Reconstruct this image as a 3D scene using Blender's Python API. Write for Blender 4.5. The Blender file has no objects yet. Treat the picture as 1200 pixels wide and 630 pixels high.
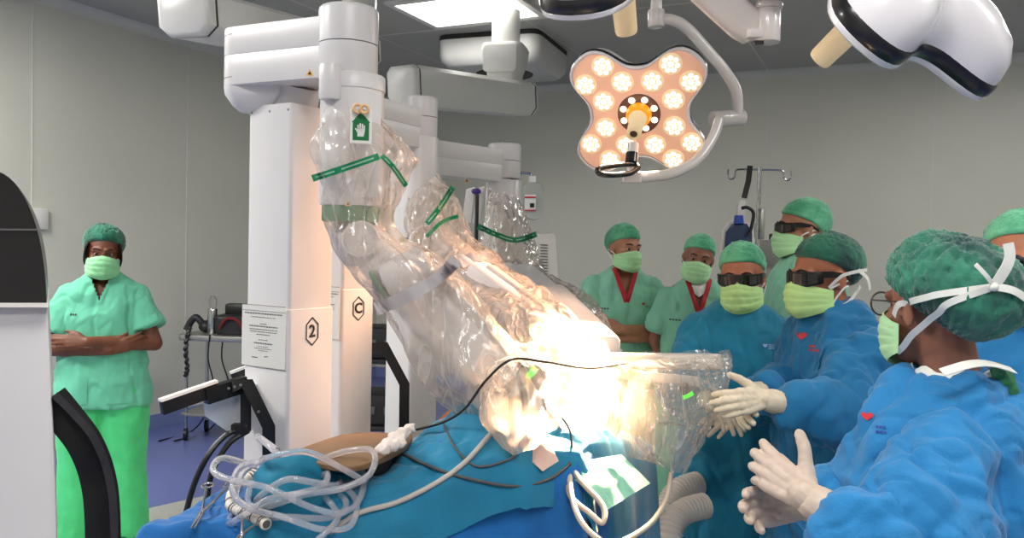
import bpy, bmesh, math, random
from mathutils import Vector, Matrix, noise
from mathutils.bvhtree import BVHTree
random.seed(7)
V = Vector
PI = math.pi
R = math.radians
scene = bpy.context.scene
COL = scene.collection

# ------------------------------------------------------------------ camera
FPX = 950.0
CAM = V((0, 0, 1.6))
CM = Matrix.Rotation(R(90 - 1.7), 4, 'X') @ Matrix.Rotation(R(1.3), 4, 'Z')
CM3 = CM.to_3x3()
def P(px, py, d):
    """point of the place seen at that pixel (1200x630 frame), d metres in front of the camera"""
    return CAM + CM3 @ V(((px - 600) / FPX * d, -(py - 315) / FPX * d, -d))
def G(px, py, z=0.0):
    """point of the horizontal plane at height z seen at that pixel"""
    r = CM3 @ V(((px - 600) / FPX, -(py - 315) / FPX, -1))
    return CAM + r * ((z - CAM.z) / r.z)
cd = bpy.data.cameras.new('camera')
cam = bpy.data.objects.new('camera', cd)
COL.objects.link(cam)
cam.matrix_world = Matrix.Translation(CAM) @ CM
cd.sensor_width = 36
cd.lens = FPX / 1200 * 36
cd.clip_start = 0.02
scene.camera = cam

# ------------------------------------------------------------------ materials
def lin(c):
    c = c / 255.0
    return c / 12.92 if c <= 0.04045 else ((c + 0.055) / 1.055) ** 2.4
def rgb(r, g, b):
    return (lin(r), lin(g), lin(b), 1)
MATS = {}
def mat(name, col, rough=0.5, metal=0.0, var=0.0, vscale=6.0, bump=0.0, bscale=60.0, trans=0.0, alpha=1.0,
        emit=0.0, ecol=None, sheen=0.0, coat=0.0, ior=1.45, col2=None, stretch=None, spec=0.5, sss=0.0, wave=None):
    if name in MATS:
        return MATS[name]
    m = bpy.data.materials.new(name)
    m.use_nodes = True
    nt = m.node_tree
    b = nt.nodes['Principled BSDF']
    c = rgb(*col)
    b.inputs['Base Color'].default_value = c
    b.inputs['Roughness'].default_value = rough
    b.inputs['Metallic'].default_value = metal
    b.inputs['IOR'].default_value = ior
    b.inputs['Transmission Weight'].default_value = trans
    b.inputs['Alpha'].default_value = alpha
    b.inputs['Sheen Weight'].default_value = sheen
    b.inputs['Coat Weight'].default_value = coat
    b.inputs['Specular IOR Level'].default_value = spec
    if sss:
        b.inputs['Subsurface Weight'].default_value = sss
        b.inputs['Subsurface Radius'].default_value = (0.02, 0.008, 0.004)
        b.inputs['Subsurface Scale'].default_value = 0.3
    if emit:
        b.inputs['Emission Strength'].default_value = emit
        b.inputs['Emission Color'].default_value = rgb(*ecol) if ecol else c
    tc = nt.nodes.new('ShaderNodeTexCoord')
    src = tc.outputs['Object']
    if stretch:
        mp = nt.nodes.new('ShaderNodeMapping')
        mp.inputs['Scale'].default_value = stretch
        nt.links.new(src, mp.inputs[0])
        src = mp.outputs[0]
    if var or col2:
        n = nt.nodes.new('ShaderNodeTexNoise')
        n.inputs['Scale'].default_value = vscale
        n.inputs['Detail'].default_value = 4
        nt.links.new(src, n.inputs['Vector'])
        cr = nt.nodes.new('ShaderNodeValToRGB')
        cr.color_ramp.elements[0].position = 0.34
        cr.color_ramp.elements[1].position = 0.66
        if col2:
            a0, a1 = rgb(*col2), c
        else:
            a0 = tuple(x * (1 - var) for x in c[:3]) + (1,)
            a1 = tuple(min(1, x * (1 + var)) for x in c[:3]) + (1,)
        cr.color_ramp.elements[0].color = a0
        cr.color_ramp.elements[1].color = a1
        nt.links.new(n.outputs['Fac'], cr.inputs[0])
        nt.links.new(cr.outputs[0], b.inputs['Base Color'])
    if bump:
        n2 = nt.nodes.new('ShaderNodeTexNoise')
        n2.inputs['Scale'].default_value = bscale
        n2.inputs['Detail'].default_value = 3
        nt.links.new(src, n2.inputs['Vector'])
        bp = nt.nodes.new('ShaderNodeBump')
        bp.inputs['Strength'].default_value = bump
        bp.inputs['Distance'].default_value = 0.01
        nt.links.new(n2.outputs['Fac'], bp.inputs['Height'])
        nt.links.new(bp.outputs[0], b.inputs['Normal'])
    MATS[name] = m
    return m

def plastic_film(name, tint=(255, 250, 245), body=0.10, scale=5.0, bump=0.8, gloss=0.06, stretch=(1, 1, 0.45), rot=(0, 0, 0)):
    """thin clear polythene: mostly see-through, some milky scatter, sharp highlights along creases"""
    if name in MATS:
        return MATS[name]
    m = bpy.data.materials.new(name)
    m.use_nodes = True
    nt = m.node_tree
    nt.nodes.clear()
    N = nt.nodes.new
    K = nt.links.new
    out = N('ShaderNodeOutputMaterial')
    tr = N('ShaderNodeBsdfTransparent'); tr.inputs[0].default_value = (0.98, 0.98, 0.98, 1)
    df = N('ShaderNodeBsdfDiffuse'); df.inputs[0].default_value = rgb(*tint)
    tl = N('ShaderNodeBsdfTranslucent'); tl.inputs[0].default_value = rgb(*tint)
    gl = N('ShaderNodeBsdfGlossy'); gl.inputs['Roughness'].default_value = 0.2
    tc = N('ShaderNodeTexCoord')
    mp = N('ShaderNodeMapping'); mp.inputs['Rotation'].default_value = rot; mp.inputs['Scale'].default_value = stretch
    K(tc.outputs['Object'], mp.inputs[0])
    crease = []
    heights = []
    for sc, wd, dist in ((scale, 0.018, 1.2), (scale * 2.3, 0.022, 0.8)):
        nz = N('ShaderNodeTexNoise'); nz.inputs['Scale'].default_value = sc; nz.inputs['Detail'].default_value = 1.5; nz.inputs['Distortion'].default_value = dist
        K(mp.outputs[0], nz.inputs['Vector'])
        sb = N('ShaderNodeMath'); sb.operation = 'SUBTRACT'; sb.inputs[1].default_value = 0.5
        K(nz.outputs['Fac'], sb.inputs[0])
        ab = N('ShaderNodeMath'); ab.operation = 'ABSOLUTE'; K(sb.outputs[0], ab.inputs[0])
        rp = N('ShaderNodeMapRange'); rp.inputs['From Min'].default_value = 0.0; rp.inputs['From Max'].default_value = wd
        rp.inputs['To Min'].default_value = 1.0; rp.inputs['To Max'].default_value = 0.0
        K(ab.outputs[0], rp.inputs['Value'])
        crease.append(rp.outputs[0]); heights.append(ab.outputs[0])
    mxc = N('ShaderNodeMath'); mxc.operation = 'MULTIPLY_ADD'; mxc.inputs[1].default_value = 0.6
    K(crease[1], mxc.inputs[0]); K(crease[0], mxc.inputs[2])
    hh = N('ShaderNodeMath'); hh.operation = 'MULTIPLY_ADD'; hh.inputs[1].default_value = 0.5
    K(heights[1], hh.inputs[0]); K(heights[0], hh.inputs[2])
    bp = N('ShaderNodeBump'); bp.inputs['Strength'].default_value = bump; bp.inputs['Distance'].default_value = 0.12; bp.invert = True
    K(hh.outputs[0], bp.inputs['Height'])
    for sh in (df, tl, gl):
        K(bp.outputs[0], sh.inputs['Normal'])
    mA = N('ShaderNodeMixShader'); mA.inputs[0].default_value = 0.5
    K(df.outputs[0], mA.inputs[1]); K(tl.outputs[0], mA.inputs[2])
    cl = N('ShaderNodeTexNoise'); cl.inputs['Scale'].default_value = scale * 0.8; K(mp.outputs[0], cl.inputs['Vector'])
    a0 = N('ShaderNodeMath'); a0.operation = 'MULTIPLY'; a0.inputs[1].default_value = body * 2; K(cl.outputs['Fac'], a0.inputs[0])
    am = N('ShaderNodeMath'); am.operation = 'MULTIPLY_ADD'; am.inputs[1].default_value = 0.16
    K(mxc.outputs[0], am.inputs[0]); K(a0.outputs[0], am.inputs[2])
    mB = N('ShaderNodeMixShader')
    K(am.outputs[0], mB.inputs[0]); K(tr.outputs[0], mB.inputs[1]); K(mA.outputs[0], mB.inputs[2])
    fr = N('ShaderNodeFresnel'); fr.inputs['IOR'].default_value = 1.3
    K(bp.outputs[0], fr.inputs['Normal'])
    fm = N('ShaderNodeMath'); fm.operation = 'MULTIPLY_ADD'; fm.inputs[1].default_value = 0.5; fm.inputs[2].default_value = gloss; fm.use_clamp = True
    K(fr.outputs[0], fm.inputs[0])
    mC = N('ShaderNodeMixShader')
    K(fm.outputs[0], mC.inputs[0]); K(mB.outputs[0], mC.inputs[1]); K(gl.outputs[0], mC.inputs[2])
    K(mC.outputs[0], out.inputs[0])
    MATS[name] = m
    return m

# ------------------------------------------------------------------ objects
def tag(o, label=None, cat=None, group=None, kind=None):
    if label: o['label'] = label
    if cat: o['category'] = cat
    if group: o['group'] = group
    if kind: o['kind'] = kind
    return o
def thing(name, label, cat, loc=(0, 0, 0), rz=0.0, group=None, scale=1.0):
    o = bpy.data.objects.new(name, None)
    COL.objects.link(o)
    o.location = loc
    o.rotation_euler = (0, 0, rz)
    o.scale = (scale,) * 3
    o.empty_display_size = 0.1
    return tag(o, label, cat, group)
def mtx(o):
    m = Matrix.Translation(o.location) @ o.rotation_euler.to_matrix().to_4x4() @ Matrix.Diagonal((*o.scale, 1))
    if o.parent:
        return mtx(o.parent) @ o.matrix_parent_inverse @ m
    return m
def link(name, me, parent=None, world=True):
    o = bpy.data.objects.new(name, me)
    COL.objects.link(o)
    if parent is not None:
        o.parent = parent
        if world:
            o.matrix_parent_inverse = mtx(parent).inverted()
    return o
def obj(name, bm, m, parent=None, world=True, angle=40, label=None, flat=False):
    me = bpy.data.meshes.new(name)
    bmesh.ops.recalc_face_normals(bm, faces=bm.faces)
    bm.to_mesh(me)
    bm.free()
    for mm in (m if isinstance(m, (list, tuple)) else [m]):
        me.materials.append(mm)
    if not flat:
        me.polygons.foreach_set('use_smooth', [True] * len(me.polygons))
        if angle < 180:
            me.set_sharp_from_angle(angle=R(angle))
    me.update()
    o = link(name, me, parent, world)
    if label: o['label'] = label
    return o
def solo(name, bm, m, label, cat, group=None, **k):
    """a thing that is one mesh; origin moved to the middle of its foot"""
    xs = [v.co for v in bm.verts]
    c = V((sum(v.x for v in xs) / len(xs), sum(v.y for v in xs) / len(xs), min(v.z for v in xs)))
    bmesh.ops.translate(bm, verts=bm.verts, vec=-c)
    o = obj(name, bm, m, **k)
    o.location = c
    return tag(o, label, cat, group)

# ------------------------------------------------------------------ shapes (all add to a bmesh)
def NB():
    return bmesh.new()
def frame(o, z, x=None):
    """matrix with origin o and local z along z"""
    z = V(z).normalized()
    x = V(x) if x is not None else (V((1, 0, 0)) if abs(z.x) < 0.9 else V((0, 1, 0)))
    x = (x - z * x.dot(z)).normalized()
    y = z.cross(x)
    return Matrix.Translation(o) @ Matrix((x, y, z)).transposed().to_4x4()
def box(bm, c, s, M=None, bev=0.0, seg=2):
    t = bmesh.new()
    bmesh.ops.create_cube(t, size=1)
    bmesh.ops.scale(t, vec=s, verts=t.verts)
    if bev:
        bmesh.ops.bevel(t, geom=t.edges[:], offset=bev, segments=seg, affect='EDGES', profile=0.5)
    bmesh.ops.translate(t, vec=c, verts=t.verts)
    if M is not None:
        bmesh.ops.transform(t, matrix=M, verts=t.verts)
    merge(bm, t)
def merge(bm, t):
    vm = [bm.verts.new(v.co) for v in t.verts]
    t.verts.index_update()
    for f in t.faces:
        try:
            nf = bm.faces.new([vm[v.index] for v in f.verts])
            nf.material_index = f.material_index
        except ValueError:
            pass
    t.free()
def rings(bm, rs, closed=True, cap=True, mi=0):
    """skin a list of rings of equal point count"""
    vs = [[bm.verts.new(p) for p in r] for r in rs]
    n = len(rs[0])
    for a, b in zip(vs, vs[1:]):
        for i in range(n if closed else n - 1):
            j = (i + 1) % n
            f = bm.faces.new((a[i], a[j], b[j], b[i])); f.material_index = mi
    if cap and closed:
        f = bm.faces.new(vs[0][::-1]); f.material_index = mi
        f = bm.faces.new(vs[-1]); f.material_index = mi
    return vs
def frames_along(pts):
    pts = [V(p) for p in pts]
    n = len(pts)
    T = []
    for i in range(n):
        a = pts[max(0, i - 1)]; b = pts[min(n - 1, i + 1)]
        t = (b - a)
        T.append(t.normalized() if t.length > 1e-9 else V((0, 0, 1)))
    up = V((0, 0, 1)) if abs(T[0].z) < 0.9 else V((1, 0, 0))
    x = (up - T[0] * up.dot(T[0])).normalized()
    out = []
    for t in T:
        x = (x - t * x.dot(t))
        x = x.normalized() if x.length > 1e-6 else t.orthogonal().normalized()
        out.append((x.copy(), t.cross(x)))
    return pts, T, out
def tube(bm, pts, r, seg=10, cap=True, flat=1.0, mi=0):
    pts, T, fr = frames_along(pts)
    rs = r if isinstance(r, (list, tuple)) else [r] * len(pts)
    L = []
    for p, (x, y), q in zip(pts, fr, rs):
        L.append([p + x * (q * math.cos(2 * PI * k / seg)) + y * (q * flat * math.sin(2 * PI * k / seg)) for k in range(seg)])
    rings(bm, L, cap=cap, mi=mi)
def spline(pts, n=8):
    """Catmull-Rom through the points"""
    pts = [V(p) for p in pts]
    out = []
    for i in range(len(pts) - 1):
        p0 = pts[max(0, i - 1)]; p1 = pts[i]; p2 = pts[i + 1]; p3 = pts[min(len(pts) - 1, i + 2)]
        for k in range(n):
            t = k / n
            out.append(0.5 * ((2 * p1) + (p2 - p0) * t + (2 * p0 - 5 * p1 + 4 * p2 - p3) * t * t + (3 * p1 - p0 - 3 * p2 + p3) * t ** 3))
    out.append(pts[-1])
    return out
def lathe(bm, prof, M, seg=32, cap=True, mi=0):
    L = []
    for r, z in prof:
        L.append([M @ V((r * math.cos(2 * PI * k / seg), r * math.sin(2 * PI * k / seg), z)) for k in range(seg)])
    rings(bm, L, cap=cap, mi=mi)
def cyl(bm, a, b, r, r2=None, seg=24, bev=0.0, mi=0):
    a, b = V(a), V(b)
    r2 = r if r2 is None else r2
    h = (b - a).length
    M = frame(a, b - a)
    prof = [(r, 0), (r2, h)]
    if bev:
        prof = [(r - bev, 0), (r - bev * 0.3, bev * 0.3), (r, bev), (r2, h - bev), (r2 - bev * 0.3, h - bev * 0.3), (r2 - bev, h)]
    lathe(bm, prof, M, seg, mi=mi)
def prism(bm, out2, M, d, bev=0.0, mi=0):
    """2D outline in local xy swept from z=0 to z=d; bev shrinks the two rims"""
    if bev:
        n = len(out2)
        cx = sum(p[0] for p in out2) / n; cy = sum(p[1] for p in out2) / n
        def ins(b):
            o = []
            for i in range(n):
                p0 = V(out2[i - 1]); p1 = V(out2[i]); p2 = V(out2[(i + 1) % n])
                e = (p2 - p0)
                nn = V((-e.y, e.x))
                nn = nn.normalized() if nn.length > 1e-9 else V((0, 0))
                if nn.dot(V((cx, cy)) - p1) < 0 and area > 0: pass
                o.append(p1 + nn * b * (1 if area > 0 else -1))
            return o
        area = sum(out2[i - 1][0] * out2[i][1] - out2[i][0] * out2[i - 1][1] for i in range(n))
        st = [(bev, 0), (bev * 0.3, bev * 0.3), (0, bev), (0, d - bev), (bev * 0.3, d - bev * 0.3), (bev, d)]
        L = [[M @ V((p.x, p.y, z)) for p in ins(b)] for b, z in st]
    else:
        L = [[M @ V((p[0], p[1], z)) for p in out2] for z in (0, d)]
    rings(bm, L, mi=mi)
def stadium(w, h, r, n=6):
    """rounded rectangle outline centred on 0"""
    o = []
    for cx, cy, a0 in ((w / 2 - r, h / 2 - r, 0), (-w / 2 + r, h / 2 - r, 90), (-w / 2 + r, -h / 2 + r, 180), (w / 2 - r, -h / 2 + r, 270)):
        for k in range(n + 1):
            a = R(a0 + 90 * k / n)
            o.append((cx + r * math.cos(a), cy + r * math.sin(a)))
    return o
def ball(bm, c, r, M=None, u=16, v=10, mi=0):
    if not isinstance(r, (tuple, list)): r = (r, r, r)
    c = V(c)
    T = Matrix.Translation(c) @ (M if M is not None else Matrix.Identity(4)) @ Matrix.Diagonal((*r, 1))
    t = bmesh.new()
    bmesh.ops.create_uvsphere(t, u_segments=u, v_segments=v, radius=1)
    bmesh.ops.transform(t, matrix=T, verts=t.verts)
    for f in t.faces: f.material_index = mi
    merge(bm, t)
def caps(bm, a, ra, b, rb, seg=14, hemi=4):
    """tapered capsule"""
    a, b = V(a), V(b)
    d = b - a
    M = frame(a, d if d.length > 1e-6 else V((0, 0, 1)))
    h = d.length
    prof = []
    for k in range(hemi + 1):
        t = R(-88 + 88 * k / hemi); prof.append((ra * math.cos(t), ra * math.sin(t)))
    for k in range(hemi + 1):
        t = R(88 * k / hemi); prof.append((rb * math.cos(t), h + rb * math.sin(t)))
    lathe(bm, prof, M, seg)
def fuse(bm, voxel, smooth=4, fac=0.5):
    """turn overlapping closed lumps into one continuous surface"""
    me = bpy.data.meshes.new('tmp')
    bmesh.ops.recalc_face_normals(bm, faces=bm.faces)
    bm.to_mesh(me); bm.free()
    o = bpy.data.objects.new('tmp', me)
    COL.objects.link(o)
    md = o.modifiers.new('r', 'REMESH'); md.mode = 'VOXEL'; md.voxel_size = voxel; md.adaptivity = 0
    if smooth:
        s = o.modifiers.new('s', 'SMOOTH'); s.factor = fac; s.iterations = smooth
    dg = bpy.context.evaluated_depsgraph_get()
    m2 = bpy.data.meshes.new_from_object(o.evaluated_get(dg))
    out = bmesh.new(); out.from_mesh(m2)
    bpy.data.objects.remove(o); bpy.data.meshes.remove(me); bpy.data.meshes.remove(m2)
    return out
def ridge(p, s=(1, 1, 1), seed=0.0):
    q = V((p.x * s[0] + seed, p.y * s[1] + seed * 1.7, p.z * s[2] - seed))
    return 1 - 2 * abs(noise.noise(q))
def displace(bm, f):
    bm.normal_update()
    mv = [(v, v.normal.copy(), f(v.co, v.normal)) for v in bm.verts]
    for v, n, d in mv:
        v.co += n * d
def bvh_of(bm):
    bm.faces.ensure_lookup_table()
    return BVHTree.FromBMesh(bm)
def text_bm(s, size, bold=0.0):
    c = bpy.data.curves.new('t', 'FONT')
    c.body = s; c.size = size; c.align_x = 'CENTER'; c.align_y = 'CENTER'; c.offset = bold
    c.resolution_u = 3
    o = bpy.data.objects.new('t', c)
    COL.objects.link(o)
    dg = bpy.context.evaluated_depsgraph_get(); dg.update()
    me = bpy.data.meshes.new_from_object(o.evaluated_get(dg))
    b = bmesh.new(); b.from_mesh(me)
    bpy.data.objects.remove(o); bpy.data.curves.remove(c); bpy.data.meshes.remove(me)
    return b
def poly2(polys):
    """flat bmesh from 2D polygons"""
    b = bmesh.new()
    for q in polys:
        b.faces.new([b.verts.new((p[0], p[1], 0)) for p in q])
    return b
def strip2(pts, w, closed=False):
    """list of quads following a 2D polyline"""
    out = []
    n = len(pts)
    for i in range(n if closed else n - 1):
        a, b = V(pts[i]).to_2d(), V(pts[(i + 1) % n]).to_2d()
        t = (b - a).normalized(); q = V((-t.y, t.x)) * w / 2
        a2 = a - t * w * 0.2; b2 = b + t * w * 0.2
        out.append([a2 - q, b2 - q, b2 + q, a2 + q])
    return out
def decal(b, bvh, o, x, y, ray, off=0.002, cut=0.0):
    """lay a flat 2D bmesh on a surface: o origin, x/y axes, cast along ray"""
    o, x, y, ray = V(o), V(x).normalized(), V(y).normalized(), V(ray).normalized()
    bmesh.ops.triangulate(b, faces=b.faces[:])
    if cut:
        for _ in range(5):
            es = [e for e in b.edges if e.calc_length() > cut]
            if not es: break
            bmesh.ops.subdivide_edges(b, edges=es, cuts=1)
            bmesh.ops.triangulate(b, faces=b.faces[:])
    last = None
    for v in b.verts:
        p = o + x * v.co.x + y * v.co.y
        h = bvh.ray_cast(p - ray * 0.35, ray, 0.9)
        if h[0] is not None:
            v.co = h[0] - ray * off
        else:
            q = bvh.find_nearest(p)
            v.co = q[0] - ray * off if q[0] is not None else p
    return b
# ------------------------------------------------------------------ room
U = V((-0.426, -0.905, 0)); VV = V((0.905, -0.426, 0))
CORNER = V((-1.60, 9.62, 0))
HC = 3.3
def W(u, v, z=0.0):
    return CORNER + U * u + VV * v + V((0, 0, z))
RM = Matrix((VV, -U, V((0, 0, 1)))).transposed().to_4x4()    # local x along the back wall, y along the left wall (away)
def rbox(bm, u0, u1, v0, v1, z0, z1, bev=0):
    c = W((u0 + u1) / 2, (v0 + v1) / 2, (z0 + z1) / 2)
    box(bm, (0, 0, 0), (abs(v1 - v0), abs(u1 - u0), abs(z1 - z0)), Matrix.Translation(c) @ RM, bev)
UM, VM = 11.0, 9.2
m_wall = mat('wall_panel', (212, 211, 198), 0.38, var=0.03, vscale=1.2, bump=0.02, bscale=30)
m_seam = mat('panel_joint', (215, 215, 205), 0.5, var=0.02)
m_ceil = mat('ceiling_panel', (176, 175, 168), 0.4, var=0.03, vscale=1.0)
m_floor = mat('vinyl_floor', (96, 108, 168), 0.28, var=0.10, vscale=160)
m_floor2 = mat('vinyl_floor_grey', (178, 178, 172), 0.3, var=0.08, vscale=160)
m_cove = mat('vinyl_cove', (128, 142, 190), 0.35, var=0.05, vscale=100)
def struct(name, bm, m, **k):
    o = obj(name, bm, m, **k); o['kind'] = 'structure'; return o
b = NB(); rbox(b, -0.1, UM, -0.1, VM, -0.1, 0); struct('floor', b, m_floor)
b = NB(); rbox(b, -0.1, UM, -0.1, VM, HC, HC + 0.1); struct('ceiling', b, m_ceil)
b = NB(); rbox(b, -0.1, UM, -0.1, 0, 0, HC); struct('wall_left', b, m_wall)
b = NB(); rbox(b, -0.1, 0, 0, VM, 0, HC); struct('wall_back', b, m_wall)
b = NB(); rbox(b, 0, UM, VM, VM + 0.1, 0, HC); struct('wall_right', b, m_wall)
b = NB(); rbox(b, UM, UM + 0.1, -0.1, VM + 0.1, 0, HC); struct('wall_front', b, m_wall)
# grey insert of the floor round the operating table
b = NB()
q = [G(20, 640), G(180, 594), G(300, 568), G(790, 515), G(1150, 560), V((1.8, .3, 0)), V((-1.3, .3, 0))]
for p in q: p.z = 0.002
b.faces.new([b.verts.new(p) for p in q])
struct('trim_20', b, m_floor2)
def plane_hit(px, py, p0, n):
    r = CM3 @ V(((px - 600) / FPX, -(py - 315) / FPX, -1))
    return CAM + r * ((p0 - CAM).dot(n) / r.dot(n))
k = 1
for px, py in ((38, 200), (219, 250), (-150, 300)):           # joints of the left wall
    p = plane_hit(px, py, CORNER, VV)
    u = (p - CORNER).dot(U)
    b = NB(); rbox(b, u - 0.006, u + 0.006, 0, 0.003, 0.1, HC - 0.05); struct('trim_%d' % k, b, m_seam); k += 1
for px, py in ((589, 160), (725, 240), (899, 140), (1094, 160)):
    p = plane_hit(px, py, CORNER, U)
    v = (p - CORNER).dot(VV)
    b = NB(); rbox(b, 0, 0.003, v - 0.006, v + 0.006, 0.1, HC - 0.05); struct('trim_%d' % k, b, m_seam); k += 1
    b = NB(); rbox(b, 0, UM, v - 0.005, v + 0.005, HC - 0.003, HC); struct('trim_%d' % k, b, m_seam); k += 1
for u in (2.4, 4.8, 7.2):
    b = NB(); rbox(b, u - 0.005, u + 0.005, 0, VM, HC - 0.003, HC); struct('trim_%d' % k, b, m_seam); k += 1
def cove(bm, along, z0, z1, d):
    prof = []
    for i in range(7):
        a = R(90 * i / 6)
        prof.append((d * (1 - math.sin(a)), z1 + (z0 - z1) * (1 - math.cos(a))) if False else (d * (1 - math.cos(R(90 - 90 * i / 6))), z0 + (z1 - z0) * (1 - math.sin(R(90 - 90 * i / 6)))))
    return prof
def covestrip(name, horiz, top):
    b = NB()
    L = []
    for e in (0, 1):
        ring = []
        for i in range(7):
            a = R(90 * i / 6)
            s = 0.07
            off = s * (1 - math.cos(a)); h = s * (1 - math.sin(a))
            z = HC - h if top else h
            ring.append(W(off + 0.001, e * VM, z) if horiz else W(e * UM, off + 0.001, z))
        ring.append(W(0.001, e * VM, HC if top else 0) if horiz else W(e * UM, 0.001, HC if top else 0))
        L.append(ring)
    rings(b, L)
    struct(name, b, m_seam if top else m_cove)
covestrip('trim_30', True, True); covestrip('trim_31', False, True)
def base(name, horiz):
    b = NB()
    if horiz: rbox(b, 0.0, 0.012, 0, VM, 0, 0.12)
    else: rbox(b, 0, UM, 0.0, 0.012, 0, 0.12)
    struct(name, b, m_cove)
base('baseboard_back', True); base('baseboard_left', False)
# small white wall plate behind the left column
p = plane_hit(40, 257, CORNER, VV); u = (p - CORNER).dot(U)
b = NB(); rbox(b, u - 0.09, u + 0.05, 0.003, 0.03, p.z - 0.07, p.z + 0.08, 0.005)
solo('wall_plate', b, mat('white_enamel', (225, 222, 218), 0.35), 'small white plate fixed to the left wall behind the black dome', 'plate')

# ------------------------------------------------------------------ ceiling light panels
m_panel = mat('light_diffuser', (255, 255, 252), 0.4, emit=5.0, ecol=(255, 252, 244))
m_white = mat('white_enamel', (225, 222, 218), 0.35)
def ceiling_light(px, py, label, power):
    p = plane_hit(px, py, V((0, 0, HC)), V((0, 0, 1)))
    u = (p - CORNER).dot(U); v = (p - CORNER).dot(VV)
    t = thing('ceiling_light', label, 'ceiling light', W(u, v, HC - 0.01), group=None)
    b = NB()
    for a0, a1, c0, c1 in ((-0.36, -0.3, -0.48, 0.48), (0.3, 0.36, -0.48, 0.48), (-0.3, 0.3, -0.48, -0.43), (-0.3, 0.3, 0.43, 0.48)):
        rbox(b, u + a0, u + a1, v + c0, v + c1, HC - 0.02, HC)
    obj('frame', b, m_white, t)
    b = NB(); rbox(b, u - 0.3, u + 0.3, v - 0.43, v + 0.43, HC - 0.012, HC - 0.002); obj('diffuser', b, m_panel, t)
    ld = bpy.data.lights.new('panel_light', 'AREA'); ld.shape = 'RECTANGLE'; ld.size = .8; ld.size_y = 0.55
    ld.energy = power; ld.color = (1.0, 0.985, 0.95)
    lo = bpy.data.objects.new('panel_light', ld); COL.objects.link(lo)
    lo.location = W(u, v, HC - 0.03); lo.rotation_euler = (0, 0, math.atan2(VV.y, VV.x))
    lo.parent = t; lo.matrix_parent_inverse = mtx(t).inverted()
ceiling_light(548, 10, 'bright rectangular ceiling light panel at top centre of the picture', 14)
def ceil_at(x, y, label, power):
    c = V((x, y, HC)); r = CM3.transposed() @ (c - CAM)
    ceiling_light(600 + r.x / -r.z * FPX, 315 - r.y / -r.z * FPX, label, power)
for x, y, e in ((-3.0, 1.9, 90), (0.2, 0.3, 36), (2.6, 1.6, 34), (0.3, -1.4, 40), (3.2, 4.6, 30), (-3.4, 3.6, 70)):
    cc = V((x, y, HC)); u = (cc - CORNER).dot(U); v = (cc - CORNER).dot(VV)
    t = thing('ceiling_light', 'rectangular ceiling light panel above and outside the picture', 'ceiling light', W(u, v, HC - 0.01), group='ceiling light panels out of frame')
    b = NB(); rbox(b, u - 0.33, u + 0.33, v - 0.63, v + 0.63, HC - 0.016, HC); obj('frame', b, m_white, t)
    b = NB(); rbox(b, u - 0.3, u + 0.3, v - 0.6, v + 0.6, HC - 0.02, HC - 0.016); obj('diffuser', b, m_panel, t)
    ld = bpy.data.lights.new('panel_light', 'AREA'); ld.shape = 'RECTANGLE'; ld.size = 1.15; ld.size_y = 0.55
    ld.energy = e; ld.color = (1.0, 0.985, 0.95)
    lo = bpy.data.objects.new('panel_light', ld); COL.objects.link(lo)
    lo.location = W(u, v, HC - 0.035); lo.rotation_euler = (0, 0, math.atan2(VV.y, VV.x))
    lo.parent = t; lo.matrix_parent_inverse = mtx(t).inverted()

# ------------------------------------------------------------------ ceiling pendants
m_pend = mat('pendant_shell', (204, 203, 199), 0.3, var=0.02)
m_gask = mat('black_gasket', (40, 38, 38), 0.5, var=0.05)
def pendant_arm(name, a, c, parent, wdt=0.16, hgt=0.17):
    """white beam with chamfered section and a rimmed cap at each end"""
    a, c = V(a), V(c)
    M = frame(a, c - a, V((0, 0, 1)))
    L = (c - a).length
    w, h = wdt / 2, hgt / 2
    sec = [(h, -w * .75), (h, w * .75), (h * .75, w), (-h * .55, w), (-h, w * .62), (-h, -w * .62), (-h * .55, -w), (h * .75, -w)]
    b = NB(); prism(b, sec, M, L, 0.004); obj('beam', b, m_pend, parent)
    for z0, s in ((0, -1), (L, 1)):
        b = NB(); prism(b, [(x * 1.0, y * 1.0) for x, y in sec], M @ Matrix.Translation((0, 0, z0 if s > 0 else z0 - 0.012)), 0.012); g = obj('gasket', b, m_gask, parent)
        b = NB()
        zs = [(0.012, 1.0), (0.03, 1.0), (0.045, 0.93), (0.052, 0.8)]
        L2 = [[M @ V((x * k, y * k, z0 + s * z)) for x, y in (sec if s > 0 else sec[::-1])] for z, k in zs]
        rings(b, L2); obj('end_cap', b, m_pend, parent)
d0 = 6.9
pc = P(592, 62, d0)
t = thing('ceiling_pendant', 'white ceiling mounted pendant with square cover and long horizontal arm', 'ceiling pendant', (pc.x, pc.y, HC))
Mc = Matrix.Translation((pc.x, pc.y, HC)) @ Matrix.Rotation(R(-20), 4, 'Z')
b = NB(); prism(b, stadium(0.88, 0.88, 0.09), Mc @ Matrix.Translation((0, 0, -0.04)), 0.04); obj('gasket', b, m_gask, t)
b = NB()
L = []
for z, k in ((-0.04, 1.0), (-0.16, 0.99), (-0.20, 0.97), (-0.24, 0.88), (-0.25, 0.85)):
    L.append([Mc @ V((x * k, y * k, z)) for x, y in stadium(0.88, 0.88, 0.09)])
rings(b, L); obj('ceiling_cover', b, m_pend, t)
zc = HC - 0.25
b = NB(); lathe(b, [(0.24, -0.006), (0.245, 0.002)], Matrix.Translation((pc.x, pc.y, zc)), 40); obj('swivel_ring', b, m_gask, t)
jt = P(592, 80, 5.75)
b = NB()
Mj = Matrix.Translation(jt) @ Matrix.Rotation(R(-14), 4, 'Z')
L = []
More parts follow.
